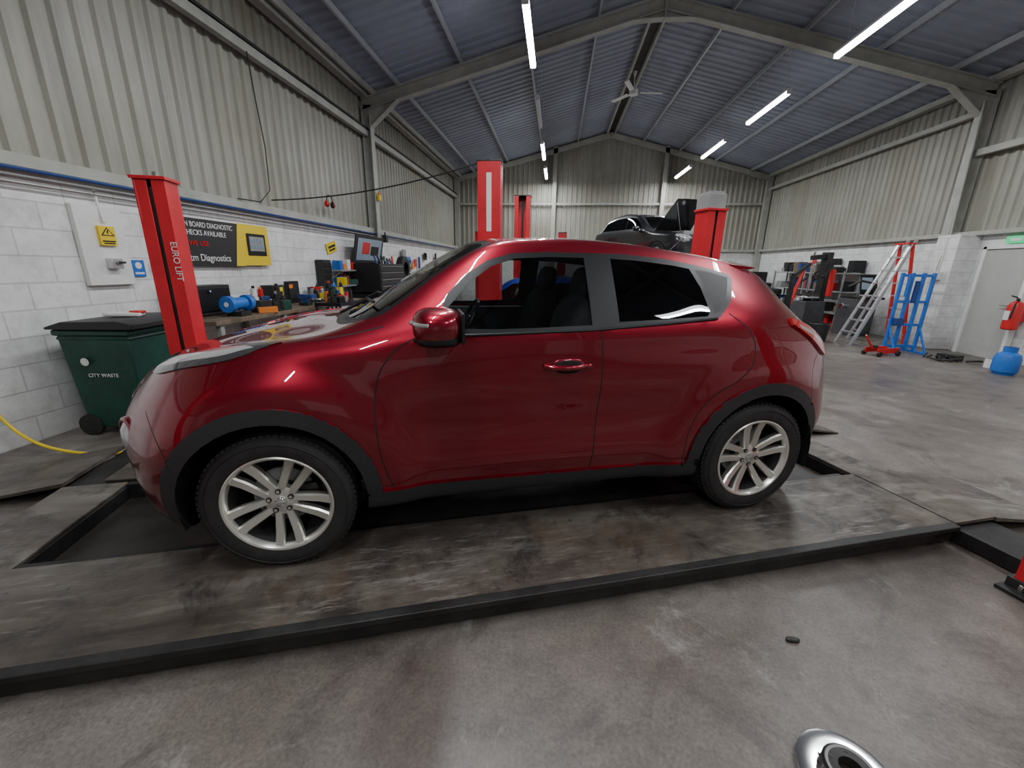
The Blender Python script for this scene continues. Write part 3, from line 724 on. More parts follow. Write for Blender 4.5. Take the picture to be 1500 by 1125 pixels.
    for s in (-1,1):b.tube([(.80,s*.828,1.085),(1.1,s*.829,1.090),(1.5,s*.828,1.100),(1.9,s*.829,1.126),(2.18,s*.828,1.148)],.006,M_blk2,8)
    b.obj("window_seal",car)
    b=MB();sec=[]
    for y in np.linspace(-.56,.56,15):
        k=1-.12*(abs(y)/.56)**3;dz=-.055*(abs(y)/.56)**2
        sec.append([(2.42,y,1.478+dz),(2.60,y,1.462+dz),(2.76*k+.10*(1-k),y,1.420+dz),(2.77*k+.1*(1-k),y,1.406+dz),(2.60,y,1.37+dz),(2.45,y,1.38+dz)])
    vs=[p for q in sec for p in q];fs=[]
    for i in range(14):
        for j in range(6):fs.append((i*6+j,i*6+(j+1)%6,(i+1)*6+(j+1)%6,(i+1)*6+j))
    fs+= [tuple(range(6)),tuple(range(84,90))]
    b.add(vs,fs,M_paint);b.obj("roof_spoiler",car,ang=50)
    b=MB()
    b.box((-.845,0,.63),(.03,.44,.10),M_blk2);b.box((-.845,0,.42),(.03,.42,.14),M_blk2)
    for k in range(5):b.box((-.862,0,.595+.018*k),(.01,.42,.006),M_grey)
    b.box((-.866,0,.52),(.012,.44,.10),M_white);b.lathe([(.05,0),(.058,-.01),(.066,0)],(-.862,0,.67),'x',M_chr,n=28);b.box((-.868,0,.67),(.01,.15,.022),M_chr)
    for s in (-1,1):
        b.tube([(-.84,s*.14,.735),(-.80,s*.27,.735),(-.735,s*.40,.74),(-.665,s*.50,.75)],.012,M_chr,8)
        T=Matrix.Translation((-.640,s*.572,.60))@Matrix.Rotation(R(-s*44),4,'Z');b.T=T
        b.lathe([(0,-.068),(.05,-.063),(.080,-.046),(.090,-.02),(.092,.03)],(0,0,0),'x',M_lens,n=36);b.lathe([(.082,-.044),(.092,-.054),(.104,-.046),(.112,-.01),(.114,.03)],(0,0,0),'x',M_paint,n=36)
        b.lathe([(0,-.045),(.035,-.04),(.045,.02)],(.01,s*.03,-.22),'x',M_lens,n=24);b.T=Matrix.Identity(4)
    b.box((3.30,0,.62),(.02,.52,.11),M_yel);b.box((3.28,0,.36),(.05,.6,.12),M_arch)
    b.obj("grille_and_lamps",car,bevel=.003)
    b=MB()
    for y in (-.25,.35):b.tube([(.24,y,1.135),(.40,y-.12,1.215),(.46,y-.42,1.225)],.008,M_blk,6)
    b.cyl((2.35,0,1.49),(2.48,0,1.60),.004,M_blk,n=6);b.obj("wipers_and_aerial",car)
    return car
build_main_car()
# ------------------------------------------------------------------ background cars
def bgcar(name,loc,rz,pm,H=1.45,bonnet=False):
    e=empty(name,loc,rz);k=H/1.56
    rows={}
    prof=[(-.80,.45,.60),(-.74,.62,.74),(-.55,.74,.86),(-.1,.80,.93),(.35,.80,1.0),(.6,.80,1.12),(1.05,.80,1.46),(1.4,.80,1.54),(2.1,.80,1.53),(2.6,.79,1.42),(2.95,.76,1.08),(3.12,.70,.98),(3.2,.45,.80)]
    for x,w,zt in prof:
        zb=min(zt-.06,1.02) if zt>1.03 else zt-.07
        cab=zt>1.05
        wt=.60 if cab else w*.82
        rows[x]=[(w*.7,.24),(w*.93,.27),(w*.99,.36),(w*1.03,.5),(w*1.04,.65),(w*1.03,.8 if cab else .5*(.65+zb)),(w*1.0,zb),(wt+.03,zt-.07 if cab else zt-.03),(wt*.85,zt-.03 if cab else zt-.012),(wt*.45,zt-.008),(0,zt)]
    bm,xq,G=half_body(rows,70,3)
    for cx in (0,2.45):
        c=circ(cx,.32,.36,0,360,24);cutpoly(bm,c,LOW);bmesh.ops.delete(bm,geom=infaces(bm,c,LOW),context='FACES')
    region(bm,[(.72,1.06),(1.12,1.38),(1.4,1.42),(2.1,1.41),(2.5,1.33),(2.62,1.08)],SIDE,1)
    line(bm,[(1.45,1.42),(1.45,.4)],.02,SIDE,2)
    region(bm,[(.46,.02),(.52,-.55),(1.0,-.50),(1.02,.02)],TOP,1,(0,1))
    region(bm,[(-.80,-.36),(-.77,-.66),(-.55,-.74),(-.5,-.66),(-.62,-.36)],TOP,3,(0,1))
    if bonnet:
        eb_=[(-.62,.02),(-.58,-.50),(-.35,-.62),(.30,-.62),(.38,-.4),(.38,.02)]
        cutpoly(bm,eb_,TOP,(0,1));bmesh.ops.delete(bm,geom=infaces(bm,eb_,TOP,(0,1)),context='FACES')
    bmesh.ops.recalc_face_normals(bm,faces=bm.faces)
    me=bpy.data.meshes.new("body");bm.to_mesh(me);bm.free()
    for m in (pm,M_gd,M_gap,M_lens):me.materials.append(m)
    me.polygons.foreach_set("use_smooth",[True]*len(me.polygons));me.set_sharp_from_angle(angle=R(38))
    o=bpy.data.objects.new("body_shell",me);bpy.context.collection.objects.link(o);o.parent=e;o.scale=(1,1,k)
    o.modifiers.new("mirror","MIRROR").use_axis=(False,True,False)
    for n,(x,y) in enumerate(((0,-.8),(0,.8),(2.45,-.8),(2.45,.8))):
        s=1 if y>0 else -1
        b=MB();b.lathe([(.19,-.0),(.22,.02),(.29,.02),(.315,0),(.32,-.05),(.32,-.15),(.29,-.19),(.2,-.19)],(0,0,0),'y',M_rub,n=36)
        b.lathe([(0,-.01),(.05,.0),(.06,-.03),(.185,-.04),(.2,.01)],(0,0,0),'y',M_rim,n=30)
        for q in range(7):
            a=2*math.pi*q/7;b.bar((.04*math.cos(a),.0,.04*math.sin(a)),(.195*math.cos(a),.005,.195*math.sin(a)),.03,.02,M_rim,up=(0,1,0))
        b.obj("wheel_%d"%(n+1),e,loc=(x,y+s*.02,.32),rz=0 if s>0 else math.pi)
    b=MB()
    b.box((-.79,0,.52),(.05,.8,.16),M_blk2);b.box((-.82,0,.42),(.02,.5,.1),M_yel)
    for s in (-1,1):
        b.ell((-.70,s*.56,.66),(.09,.14,.075),M_lens,16,.8);b.ell((.78,s*.92,1.05*k),(.07,.1,.07),pm,14,.8);b.bar((.78,s*.78,1.0*k),(.78,s*.9,1.0*k),.05,.03,M_blk)
        b.lathe([(.36,s*.79),(.36,s*.45)],(0,0,.32),'y',M_blk,n=20,a0=R(-10),a1=R(190));b.lathe([(.36,s*.79),(.36,s*.45)],(2.45,0,.32),'y',M_blk,n=20,a0=R(-10),a1=R(190))
    b.box((1.2,0,.28),(3.0,1.2,.06),M_dark)
    if bonnet:
        hx,hz=.36,1.0*k;vs=[];fs=[]
        for i in range(6):
            t=i/5;L=.98*t
            for j in range(7):
                y=-.60+.20*j;yy=y*(1-.12*t);cr=.05*(1-(y/.6)**2)
                vs.append((hx-L*math.cos(R(50))-cr*.7,yy,hz+L*math.sin(R(50))+cr*.4-.05*t*t))
        n0=len(vs);vs+=[(x+.03,y,z-.02) for x,y,z in vs]
        for q in (0,n0):
            for i in range(5):
                for j in range(6):fs.append((q+i*7+j,q+i*7+j+1,q+(i+1)*7+j+1,q+(i+1)*7+j))
        for i in range(5):
            for j in (0,6):fs.append((i*7+j,(i+1)*7+j,n0+(i+1)*7+j,n0+i*7+j))
        for j in range(6):
            for i in (0,5):fs.append((i*7+j,i*7+j+1,n0+i*7+j+1,n0+i*7+j))
        b.add(vs,fs,pm)
        b.bar((-.52,.55,.88*k),(-.22,.50,hz+.62),.02,.02,M_dark)
        b.box((-.12,0,.80*k),(.95,1.15,.04),M_dark);b.box((-.20,.1,.88*k),(.45,.5,.12),M_grey);b.box((.05,-.42,.88*k),(.25,.22,.14),M_blk);b.cyl((-.40,-.35,.82*k),(-.40,-.35,.93*k),.06,M_white)
    b.obj("trim_parts",e,bevel=.004);return e
M_bluecar=paint("blue_car_paint",(.015,.04,.38));M_blackcar=paint("black_car_paint",(.012,.013,.016),.3)
bgcar("blue_hatchback_car",(-1.9,8.05,0),0,M_bluecar,1.42)
bgcar("black_hatchback_car",(3.30,12.1,1.60),R(118),M_blackcar,1.5,bonnet=True)
def twopost(name,posts,h,facing,arms=True,carz=None):
    e=empty(name)
    for i,(x,y) in enumerate(posts):
        b=MB();w,d=(.34,.26) if facing=='y' else (.26,.34);t=.02
        s=1 if i==0 else -1
        if facing=='y':
            b.box((x,y-s*(d/2),h/2),(w,t,h),M_red)
            for q in (-1,1):b.box((x+q*(w/2-t/2),y,h/2),(t,d,h),M_red);b.box((x+q*(w/2-.045),y+s*d/2,h/2),(.09,t,h),M_red)
            if s>0:
                b.box((x,y-s*(d/2+.012),h-.55),(.075,.012,.80),M_white);b.box((x,y-s*(d/2+.012),h-1.35),(.16,.012,.16),M_white);b.box((x,y-s*(d/2+.02),h-1.35),(.09,.008,.09),M_redp)
        else:
            b.box((x-s*(w/2),y,h/2),(t,d,h),M_red)
            for q in (-1,1):b.box((x,y+q*(d/2-t/2),h/2),(w,t,h),M_red);b.box((x+s*w/2,y+q*(d/2-.045),h/2),(t,.09,h),M_red)
        b.box((x,y,.01),(.6,.55,.02),M_dark);b.box((x,y,h+.01),(w+.02,d+.02,.02),M_dark);b.bar((x,y,.1),(x,y,h-.1),.04,.04,M_dark)
        cz=carz or .14
        b.box((x,y,cz),(w*.8,d*.9,.3),M_red)
        if arms:
            for q in (-1,1):
                if facing=='y':b.bar((x,y+s*.12,cz-.06),(x+q*.75,y+s*.75,cz-.06),.09,.07,M_red);b.cyl((x+q*.75,y+s*.75,cz-.06),(x+q*.75,y+s*.75,cz+.06),.06,M_blk)
                else:b.bar((x+s*.12,y,cz-.06),(x+s*.6,y+q*.8,cz-.06),.09,.07,M_red);b.cyl((x+s*.6,y+q*.8,cz-.06),(x+s*.6,y+q*.8,cz+.06),.06,M_blk)
        b.obj("post_%d"%(i+1),e,bevel=.004)
    return e
tp=twopost("two_post_car_lift",[(-1.04,6.6),(-.80,9.6)],3.0,'y')
twopost("two_post_car_lift",[(1.90,13.9),(4.55,13.2)],2.78,'x',carz=1.72)
twopost("two_post_car_lift",[(.13,14.3),(-2.6,14.3)],2.62,'x')
# ------------------------------------------------------------------ LEFT WALL ITEMS
bn=empty("wheelie_bin",(-3.98,3.42,0),R(8))
b=MB();b.box((0,0,.50),(.52,.60,.86),M_green,taper=(1.14,1.14));b.box((0,0,.95),(.64,.72,.05),M_green);b.box((0,0,.90),(.61,.69,.03),M_green)
b.obj("tub",bn,bevel=.02)
b=MB();b.prism([(-.34,.98),(-.34,1.0),(-.2,1.045),(.25,1.055),(.37,1.03),(.37,.98)],'y',-.38,.38,M_blk);b.cyl((-.30,-.3,1.0),(-.30,.3,1.0),.018,M_green)
b.obj("lid",bn,bevel=.008)
b=MB()
for s in (-1,1):b.lathe([(0,-.025),(.07,-.025),(.10,-.02),(.10,.02),(.07,.025),(0,.025)],(-.24,s*.3,.10),'y',M_rub,n=24)
b.cyl((-.24,-.3,.10),(-.24,.3,.10),.012,M_alu);b.obj("wheels",bn)
b=MB();b.lathe([(0,-.002),(.035,-.002)],(-.10,-.357,.70),'y',M_white,n=20);b.obj("logo",bn)
text("CITY WASTE",.045,M_white,bn,(-.12,-.338,.56),(R(86),0,0),"label")
b=MB();b.box((.02,.0,1.075),(.26,.16,.03),M_white,rot=(0,.05,.4));b.box((.1,.05,1.09),(.10,.08,.025),M_redp);b.obj("rag_on_bin",bn,bevel=.008)
eb=empty("electrical_isolator_panel",(XL,3.82,0))
b=MB();b.box((.03,0,1.68),(.05,.44,.74),M_white);b.obj("backboard",eb,bevel=.006)
b=MB();b.box((.07,.02,1.78),(.03,.15,.18),M_yel);b.obj("warning_sign",eb)
b=MB();b.prism([(-.045,1.78),(.085,1.78),(.02,1.86)],'x',.085,.087,M_blk);b.prism([(-.025,1.789),(.065,1.789),(.02,1.846)],'x',.087,.089,M_yel)
b.box((.088,.02,1.73),(.004,.12,.012),M_blk);b.box((.088,.02,1.71),(.004,.10,.01),M_blk);b.bar((.090,.03,1.84),(.090,.012,1.81),.004,.01,M_blk);b.bar((.090,.015,1.815),(.090,.022,1.80),.004,.01,M_blk)
b.obj("warning_symbol",eb)
b=MB();b.box((.09,.02,1.52),(.07,.11,.10),M_alu);b.cyl((.12,.02,1.53),(.15,.02,1.53),.02,M_grey);b.box((.15,.04,1.53),(.02,.07,.02),M_blk)
b.tube([(.05,.02,2.24),(.05,.02,2.05),(.08,.02,1.9)],.012,M_white);b.obj("isolator_switch",eb,bevel=.006)
b=MB();b.box((XL+.01,4.14,1.47),(.012,.14,.17),M_blue);b.cyl((XL+.016,4.14,1.50),(XL+.022,4.14,1.50),.035,M_white,n=20);b.box((XL+.018,4.14,1.42),(.006,.10,.02),M_white);b.obj("blue_safety_sign")
b=MB();b.box((XL+.025,4.38,1.50),(.05,.16,.10),M_white);b.box((XL+.055,4.36,1.49),(.02,.05,.04),M_blk);b.box((XL+.055,4.42,1.49),(.02,.04,.04),M_blk);b.tube([(XL+.02,4.38,1.55),(XL+.02,4.38,2.22)],.01,M_white);b.obj("wall_socket",bevel=.004)
ban=empty("wall_banner",(XL+.06,0,0))
b=MB();b.box((0,5.15,1.78),(.012,.96,.56),M_blk);b.box((0,5.93,1.79),(.012,.60,.56),M_yel)
b.prism([(5.50,1.50),(5.68,1.50),(5.80,2.06),(5.62,2.06)],'x',.0065,.009,M_yel);b.obj("sheet",ban)
rx=(R(90),0,R(90))
text("ON BOARD DIAGNOSTIC",.088,M_white,ban,(.01,4.70,1.96),rx,"line_1",sx=.80)
text("CHECKS AVAILABLE",.088,M_white,ban,(.01,4.72,1.865),rx,"line_2",sx=.85)
text("WE USE",.085,M_redp,ban,(.01,4.78,1.74),rx,"line_3")
text("tm Diagnostics",.12,M_white,ban,(.01,4.76,1.56),rx,"line_4",sx=.9)
b=MB();b.box((.012,5.95,1.80),(.012,.38,.30),M_blk2);b.box((.02,5.95,1.81),(.006,.30,.20),M_grey)
for i in range(4):
    for j in range(2):b.box((.025,5.85+.065*i,1.85-.075*j),(.004,.045,.05),M_screen)
b.obj("tablet_picture",ban)
b=MB();hp=[(XL+.05,2.62,.62),(XL+.10,2.62,.40),(XL+.2,2.64,.22),(XL+.35,2.66,.10),(XL+.55,2.68,.04),(XL+.75,2.70,.02),(XL+.95,2.75,.014),(XL+1.3,3.0,.014)]
b.tube([tuple(v) for v in hermite(range(len(hp)),hp,np.linspace(0,len(hp)-1,50))],.012,M_yel,8);b.obj("air_hose")
wb=empty("workbench")
b=MB();b.box((XL+.36,6.1,.875),(.70,3.7,.05),M_wood)
for y in (4.35,5.5,6.7,7.85):
    for x in (XL+.06,XL+.66):b.box((x,y,.425),(.06,.06,.85),M_grey)
b.box((XL+.36,6.1,.25),(.64,3.6,.03),M_wood)
b.obj("frame",wb,bevel=.004)
b=MB();b.box((XL+.14,4.72,1.09),(.22,.72,.36),M_blk);b.box((XL+.26,4.72,1.10),(.015,.66,.28),M_blk2);b.cyl((XL+.27,4.72,1.2),(XL+.30,4.72,1.2),.02,M_chr);b.obj("black_storage_case",None,bevel=.01)
b=MB();cx,cy=XL+.52,4.85
b.box((cx,cy,.93),(.2,.18,.05),M_dark);b.cyl((cx,cy-.10,1.05),(cx,cy+.10,1.05),.075,M_blue,n=28)
for s in (-1,1):b.cyl((cx,cy+s*.13,1.05),(cx,cy+s*.17,1.05),.09,M_grey,n=32);b.cyl((cx,cy+s*.12,1.05),(cx,cy+s*.19,1.05),.10,M_blue,n=32);b.cyl((cx,cy+s*.19,1.05),(cx,cy+s*.195,1.05),.03,M_white)
b.obj("bench_grinder",None,bevel=.003)
b=MB();cx,cy=XL+.5,6.32
b.box((cx,cy,.925),(.16,.14,.04),M_dark);b.box((cx,cy,.98),(.10,.10,.10),M_navy);b.box((cx+.12,cy,1.04),(.06,.14,.07),M_navy);b.box((cx-.02,cy,1.04),(.14,.12,.07),M_navy);b.cyl((cx+.15,cy,1.0),(cx+.30,cy,1.0),.013,M_chr);b.cyl((cx+.28,cy-.1,1.0),(cx+.28,cy+.1,1.0),.008,M_chr)
b.obj("bench_vice",None,bevel=.004)
cols=[M_blk,M_grey,M_white,M_blue,M_redp,M_org,M_yel,M_dark,M_wood,M_navy,M_blk2,M_dark,M_green,M_blk,M_grey]
def clutter(b,y0,y1,x0,x1,z0,n,hm=1.0):
    for k in range(n):
        y=y0+random.random()*(y1-y0);x=x0+random.random()*(x1-x0);m=random.choice(cols);t=random.random()
        if t<.45:
            r=.025+random.random()*.02;h=(.10+random.random()*.16)*hm;b.cyl((x,y,z0),(x,y,z0+h),r,m,n=14);b.cyl((x,y,z0+h),(x,y,z0+h+.035),r*.5,random.choice(cols),n=10)
        elif t<.85:
            h=(.05+random.random()*.14)*hm;b.box((x,y,z0+h/2),(.08+random.random()*.12,.08+random.random()*.16,h),m,rot=(0,0,random.random()*3))
        else:b.lathe([(.04,0),(.09,0),(.09,.03),(.04,.03)],(x,y,z0),'z',M_dark,n=20)
b=MB();clutter(b,5.25,5.75,XL+.12,XL+.66,.902,40,1.25);b.obj("bench_clutter",None,bevel=.003)
b=MB();clutter(b,6.92,7.40,XL+.12,XL+.66,.902,38,1.4);b.obj("bench_clutter",None,bevel=.003)
b=MB();b.box((XL+.09,6.62,1.08),(.06,.30,.36),M_blk2);b.box((XL+.125,6.62,1.10),(.01,.26,.26),M_dark);b.box((XL+.128,6.54,1.18),(.008,.1,.06),M_org);b.obj("parts_box")
b=MB();b.box((XL+.10,7.65,1.26),(.16,.26,.72),M_blk);
for k in range(6):b.box((XL+.185,7.65,.98+k*.11),(.012,.24,.09),M_blk2)
b.obj("small_parts_drawers",None,bevel=.004)
b=MB();b.box((XL+.16,6.02,1.06),(.2,.24,.32),M_dark);b.box((XL+.27,6.02,1.06),(.01,.2,.26),M_yel);b.box((XL+.28,6.02,1.08),(.005,.15,.10),M_blk);b.obj("battery_charger",None,bevel=.006)
b=MB();c=(XL+1.05,6.3)
b.box((c[0],c[1],.62),(.42,.62,.05),M_redp);b.box((c[0],c[1],.22),(.42,.62,.05),M_redp);b.box((c[0],c[1],.95),(.42,.62,.05),M_blk2)
for sx in (-.19,.19):
    for sy in (-.29,.29):b.box((c[0]+sx,c[1]+sy,.52),(.03,.03,.90),M_blk);b.cyl((c[0]+sx-.015,c[1]+sy,.045),(c[0]+sx+.015,c[1]+sy,.045),.045,M_rub,n=16)
clutter(b,c[1]-.22,c[1]+.22,c[0]-.14,c[0]+.14,.975,14,.9);b.obj("tool_trolley",None,bevel=.003)
b=MB();b.box((XL+.14,8.35,1.42),(.26,.7,.03),M_grey)
for y,m,h in ((8.1,M_blue,.18),(8.25,M_org,.12),(8.42,M_white,.2),(8.6,M_redp,.15)):b.box((XL+.14,y,1.435+h/2),(.16,.12,h),m)
for y in (8.05,8.65):b.bar((XL+.02,y,1.25),(XL+.24,y,1.41),.02,.02,M_grey)
b.box((XL+.14,8.35,1.12),(.26,.7,.03),M_grey);clutter(b,8.08,8.62,XL+.08,XL+.2,1.135,12)
b.obj("wall_shelf",None,bevel=.003)
b=MB();b.box((XL+.02,8.15,1.86),(.012,.36,.20),M_yel,rot=(R(14),0,0));b.box((XL+.03,8.15,1.88),(.006,.26,.04),M_blk,rot=(R(14),0,0));b.box((XL+.03,8.16,1.82),(.006,.22,.03),M_blk,rot=(R(14),0,0));b.obj("yellow_wall_sign")
tcx=empty("tool_chest",(XL+.50,9.30,0))
b=MB();b.box((0,0,.52),(.68,1.45,.84),M_blk2);b.box((-.02,0,1.27),(.62,1.40,.59),M_blk2)
for k in range(5):
    b.box((.345,0,.20+k*.165),(.015,1.38,.15),M_blk);b.box((.36,0,.26+k*.165),(.02,1.30,.012),M_grey)
for k in range(4):
    b.box((.295,0,1.05+k*.14),(.015,1.32,.12),M_blk);b.box((.31,0,1.09+k*.14),(.02,1.25,.010),M_grey)
b.box((.345,-.3,.35),(.025,.03,.5),M_redp)
for x in (-.2,.2):
    for y in (-.5,.5):b.lathe([(0,-.02),(.05,-.02),(.05,.02),(0,.02)],(x,y,.05),'y',M_rub,n=18);b.box((x,y,.08),(.04,.06,.06),M_grey)
b.obj("cabinet",tcx,bevel=.006)
b=MB();b.T=Matrix.Translation((-.29,0,1.58))@Matrix.Rotation(R(12),4,'Y');b.box((0,0,.29),(.03,1.4,.58),M_blk);b.box((.02,0,.29),(.01,1.2,.46),M_screen);b.box((.027,-.2,.32),(.006,.35,.25),M_redp);b.box((.027,.25,.27),(.006,.4,.2),M_dark)
b.obj("open_lid",tcx,bevel=.004)
b=MB()
for k in range(14):
    y=-.5+k*.075;h=.06+random.random()*.12;b.cyl((.1+random.random()*.1,y,1.565),(.1,y,1.565+h),.02,random.choice(cols),n=10)
b.obj("tools_on_top",tcx)
ed=MB();c=(XL+.16,8.0,2.66);
ed.tube([(c[0],c[1]+.11*math.cos(t),c[2]+.13*math.sin(t)) for t in np.linspace(0,math.pi,14)],.010,M_blk)
for s in (-1,1):ed.ell((c[0],c[1]+s*.115,c[2]-.03),(.045,.03,.06),M_redp);ed.ell((c[0],c[1]+s*.09,c[2]-.03),(.045,.02,.06),M_blk)
ed.tube([(XL+.08,8.0,2.8),(c[0],8.0,2.8)],.006,M_alu);ed.obj("ear_defenders")
def sag(p,q,s,n=16):
    return [(p[0]+(q[0]-p[0])*t,p[1]+(q[1]-p[1])*t,p[2]+(q[2]-p[2])*t-4*s*t*(1-t)) for t in np.linspace(0,1,n)]
b=MB();b.tube(sag((XL+.16,6.3,2.46),(-1.04,6.5,3.035),.12),.010,M_blk,6);b.obj("power_cable",tp)
b=MB();b.tube([(XL+.16,6.2,4.32),(XL+.10,6.32,3.9),(XL+.09,6.42,3.2),(XL+.12,6.35,2.6),(XL+.16,6.05,2.40),(XL+.16,5.6,2.38)],.008,M_blk,6);b.obj("hanging_cable")
b=MB();b.box((XL+.28,FY,3.05),(.06,.1,.12),M_yel);b.cyl((XL+.28,FY,3.11),(XL+.28,FY,3.17),.03,M_org);b.obj("beacon_box",None,bevel=.004)
b=MB();b.box((XL+.32,10.15,2.15),(.1,.12,.16),M_blk);b.cyl((XL+.32,10.15,2.23),(XL+.32,10.15,2.3),.02,M_blk);b.obj("wall_speaker",None,bevel=.004)
b=MB()
b.box((XL+.4,12.8,.9),(.7,3.4,.05),M_wood)
for y in (11.3,12.8,14.3):
    for x in (XL+.1,XL+.7):b.box((x,y,.44),(.06,.06,.88),M_grey)
for k in range(26):
    y=11.3+random.random()*3;h=.1+random.random()*.35;b.box((XL+.15+random.random()*.4,y,.925+h/2),(.15,.12+random.random()*.2,h),random.choice(cols))
for k in range(14):
    y=11.5+random.random()*5;h=.15+random.random()*.3;b.box((XL+.08,y,1.5+random.random()*.4),(.04,.1+random.random()*.2,h),random.choice(cols))
b.obj("storage_bench",None,bevel=.003)
b=MB();b.lathe([(.17,-.09),(.25,-.1),(.31,-.07),(.315,0),(.31,.07),(.25,.1),(.17,.09)],(XL+.5,10.75,1.45),'x',M_rub,n=32);b.box((XL+.35,10.75,1.12),(.5,.5,.02),M_grey)
for y in (10.55,10.95):b.bar((XL+.05,y,.9),(XL+.55,y,1.11),.02,.02,M_grey)
b.obj("wall_mounted_tyre")
# ------------------------------------------------------------------ RIGHT SIDE
def ladder(name,p0,p1,w,m,rail=.05):
    b=MB();p0=Vector(p0);p1=Vector(p1);d=(p1-p0).normalized();side=Vector((.25,.97,0)).normalized()
    for s in (-1,1):b.bar(p0+side*s*w/2,p1+side*s*w/2*.85,.03,rail,m,up=side.cross(d))
    L=(p1-p0).length;n=int(L/.25)
    for k in range(1,n+1):
        q=p0+d*(k*.25);b.bar(q-side*w/2,q+side*w/2,.035,.03,m)
    return b.obj(name)
def steplad(name,x,y,topx,h,mL,mR):
    b=MB()
    for off,fx,m in ((0,x,mL),(.12,topx+.30,mR)):
        for s in (-1,1):b.bar((fx,y+s*.25,.0),(topx+off*.2,y+s*.16,h),.03,.065,m,up=(0,1,0))
        n=8
        for k in range(1,n):
            t=k/n;xx=fx+(topx-fx)*t;hw=.25-.09*t
            b.box((xx,y,h*t),(.08 if off==0 else .03,hw*2,.025),M_alu)
    b.box((topx,y,h+.01),(.16,.36,.03),M_redp);b.obj(name)
steplad("step_ladder",6.45,9.85,7.22,2.12,M_alu,M_redp)
ladder("aluminium_ladder",(7.0,10.45,0),(7.75,10.4,2.25),.40,M_alu)
b=MB();cx,cy=6.98,9.0
for sx in (-.28,-.10,.10,.28):
    b.bar((cx+sx,cy,0.02),(cx+sx,cy,1.55),.05,.05,M_blue)
for z in (.12,.55,1.0,1.5):b.bar((cx-.30,cy,z),(cx+.30,cy,z),.045,.05,M_blue)
for sx in (-.28,.28):b.bar((cx+sx,cy-.3,.02),(cx+sx,cy+.3,.02),.05,.04,M_blue);b.bar((cx+sx,cy-.28,.03),(cx+sx,cy,.5),.03,.03,M_blue)
b.cyl((cx,cy-.03,1.0),(cx,cy-.03,1.4),.04,M_navy);b.box((cx-.2,cy-.08,.62),(.15,.1,.12),M_navy);b.cyl((cx-.19,cy-.06,1.1),(cx-.19,cy-.06,1.5),.025,M_blue)
b.obj("blue_press_frame",None,bevel=.003)
b=MB();b.T=Matrix.Translation((6.35,8.55,0))@Matrix.Rotation(R(200),4,'Z')
b.box((0,.11,.10),(.55,.02,.10),M_redp);b.box((0,-.11,.10),(.55,.02,.10),M_redp);b.bar((-.2,0,.10),(.2,0,.17),.08,.05,M_redp);b.cyl((.22,0,.15),(.22,0,.2),.05,M_dark)
for x in (-.22,.25):
    for s in (-1,1):b.cyl((x,s*.12,.05),(x,s*.16,.05),.05,M_dark,n=18)
b.bar((.25,0,.12),(.5,0,.40),.03,.03,M_redp);b.obj("trolley_jack",None,bevel=.003)
b=MB();c=(7.22,7.2)
b.lathe([(0,.02),(.12,.02),(.15,.05),(.155,.10),(.155,.26),(.13,.33),(.07,.37),(.04,.38)],(c[0],c[1],0),'z',M_blue,n=32)
b.cyl((c[0],c[1],.38),(c[0],c[1],.44),.02,M_chr);b.lathe([(.08,.36),(.085,.44),(.078,.44)],(c[0],c[1],0),'z',M_blue,n=24);b.lathe([(.12,0),(.13,.03)],(c[0],c[1],0),'z',M_blue,n=24);b.obj("gas_bottle")
b=MB();b.cyl((7.5,7.7,0),(7.5,7.7,.16),.09,M_white,n=20);b.cyl((7.5,7.7,.16),(7.5,7.7,.17),.095,M_grey,n=20);b.obj("plastic_tub")
b=MB();c=(8.06,8.20)
b.lathe([(0,.60),(.09,.60),(.105,.62),(.105,1.0),(.08,1.07),(.03,1.10)],(c[0],c[1],0),'z',M_redp,n=28)
b.cyl((c[0],c[1],1.1),(c[0],c[1],1.15),.022,M_blk);b.bar((c[0]-.02,c[1],1.16),(c[0]-.12,c[1],1.19),.02,.02,M_blk);b.tube([(c[0],c[1]-.03,1.12),(c[0]-.10,c[1]-.08,1.05),(c[0]-.11,c[1]-.08,.8)],.012,M_blk)
b.box((c[0]-.106,c[1],.85),(.004,.09,.16),M_white);b.box((XR-.07,c[1],.9),(.14,.04,.3),M_redp);b.obj("fire_extinguisher")
b=MB();b.box((XR-.01,8.12,1.35),(.012,.16,.2),M_redp);b.box((XR-.018,8.12,1.37),(.006,.1,.06),M_white);b.obj("fire_notice_sign")
b=MB();b.box((XR-.04,8.78,2.16),(.05,.32,.12),M_greenL);b.box((XR-.068,8.76,2.16),(.006,.2,.05),M_white);b.obj("exit_sign",None,bevel=.003)
b=MB();b.box((XR-.45,9.72,1.5),(.09,.2,.16),M_white);b.tube([(XR-.42,9.72,1.58),(XR-.42,9.72,2.25)],.01,M_white);b.cyl((XR-.50,9.77,1.5),(XR-.52,9.77,1.5),.02,M_dark);b.obj("fuse_box",None,bevel=.004)
tc_=empty("tyre_changer_machine",(6.95,12.4,0),R(200))
b=MB();b.box((0,0,.38),(.75,.6,.76),M_dgrey,taper=(.9,.9));b.cyl((0,0,.76),(0,0,.84),.10,M_dark);b.cyl((0,0,.84),(0,0,.88),.27,M_alu,n=28)
for k in range(4):a=R(45+90*k);b.box((.2*math.cos(a),.2*math.sin(a),.91),(.1,.06,.06),M_dark,rot=(0,0,a))
b.box((-.40,0,1.05),(.18,.20,2.0),M_dark);b.bar((-.4,0,1.95),(.12,0,1.90),.12,.12,M_dark);b.cyl((.05,0,1.0),(.05,0,2.05),.03,M_chr);b.ell((.05,0,.98),(.05,.05,.06),M_blk)
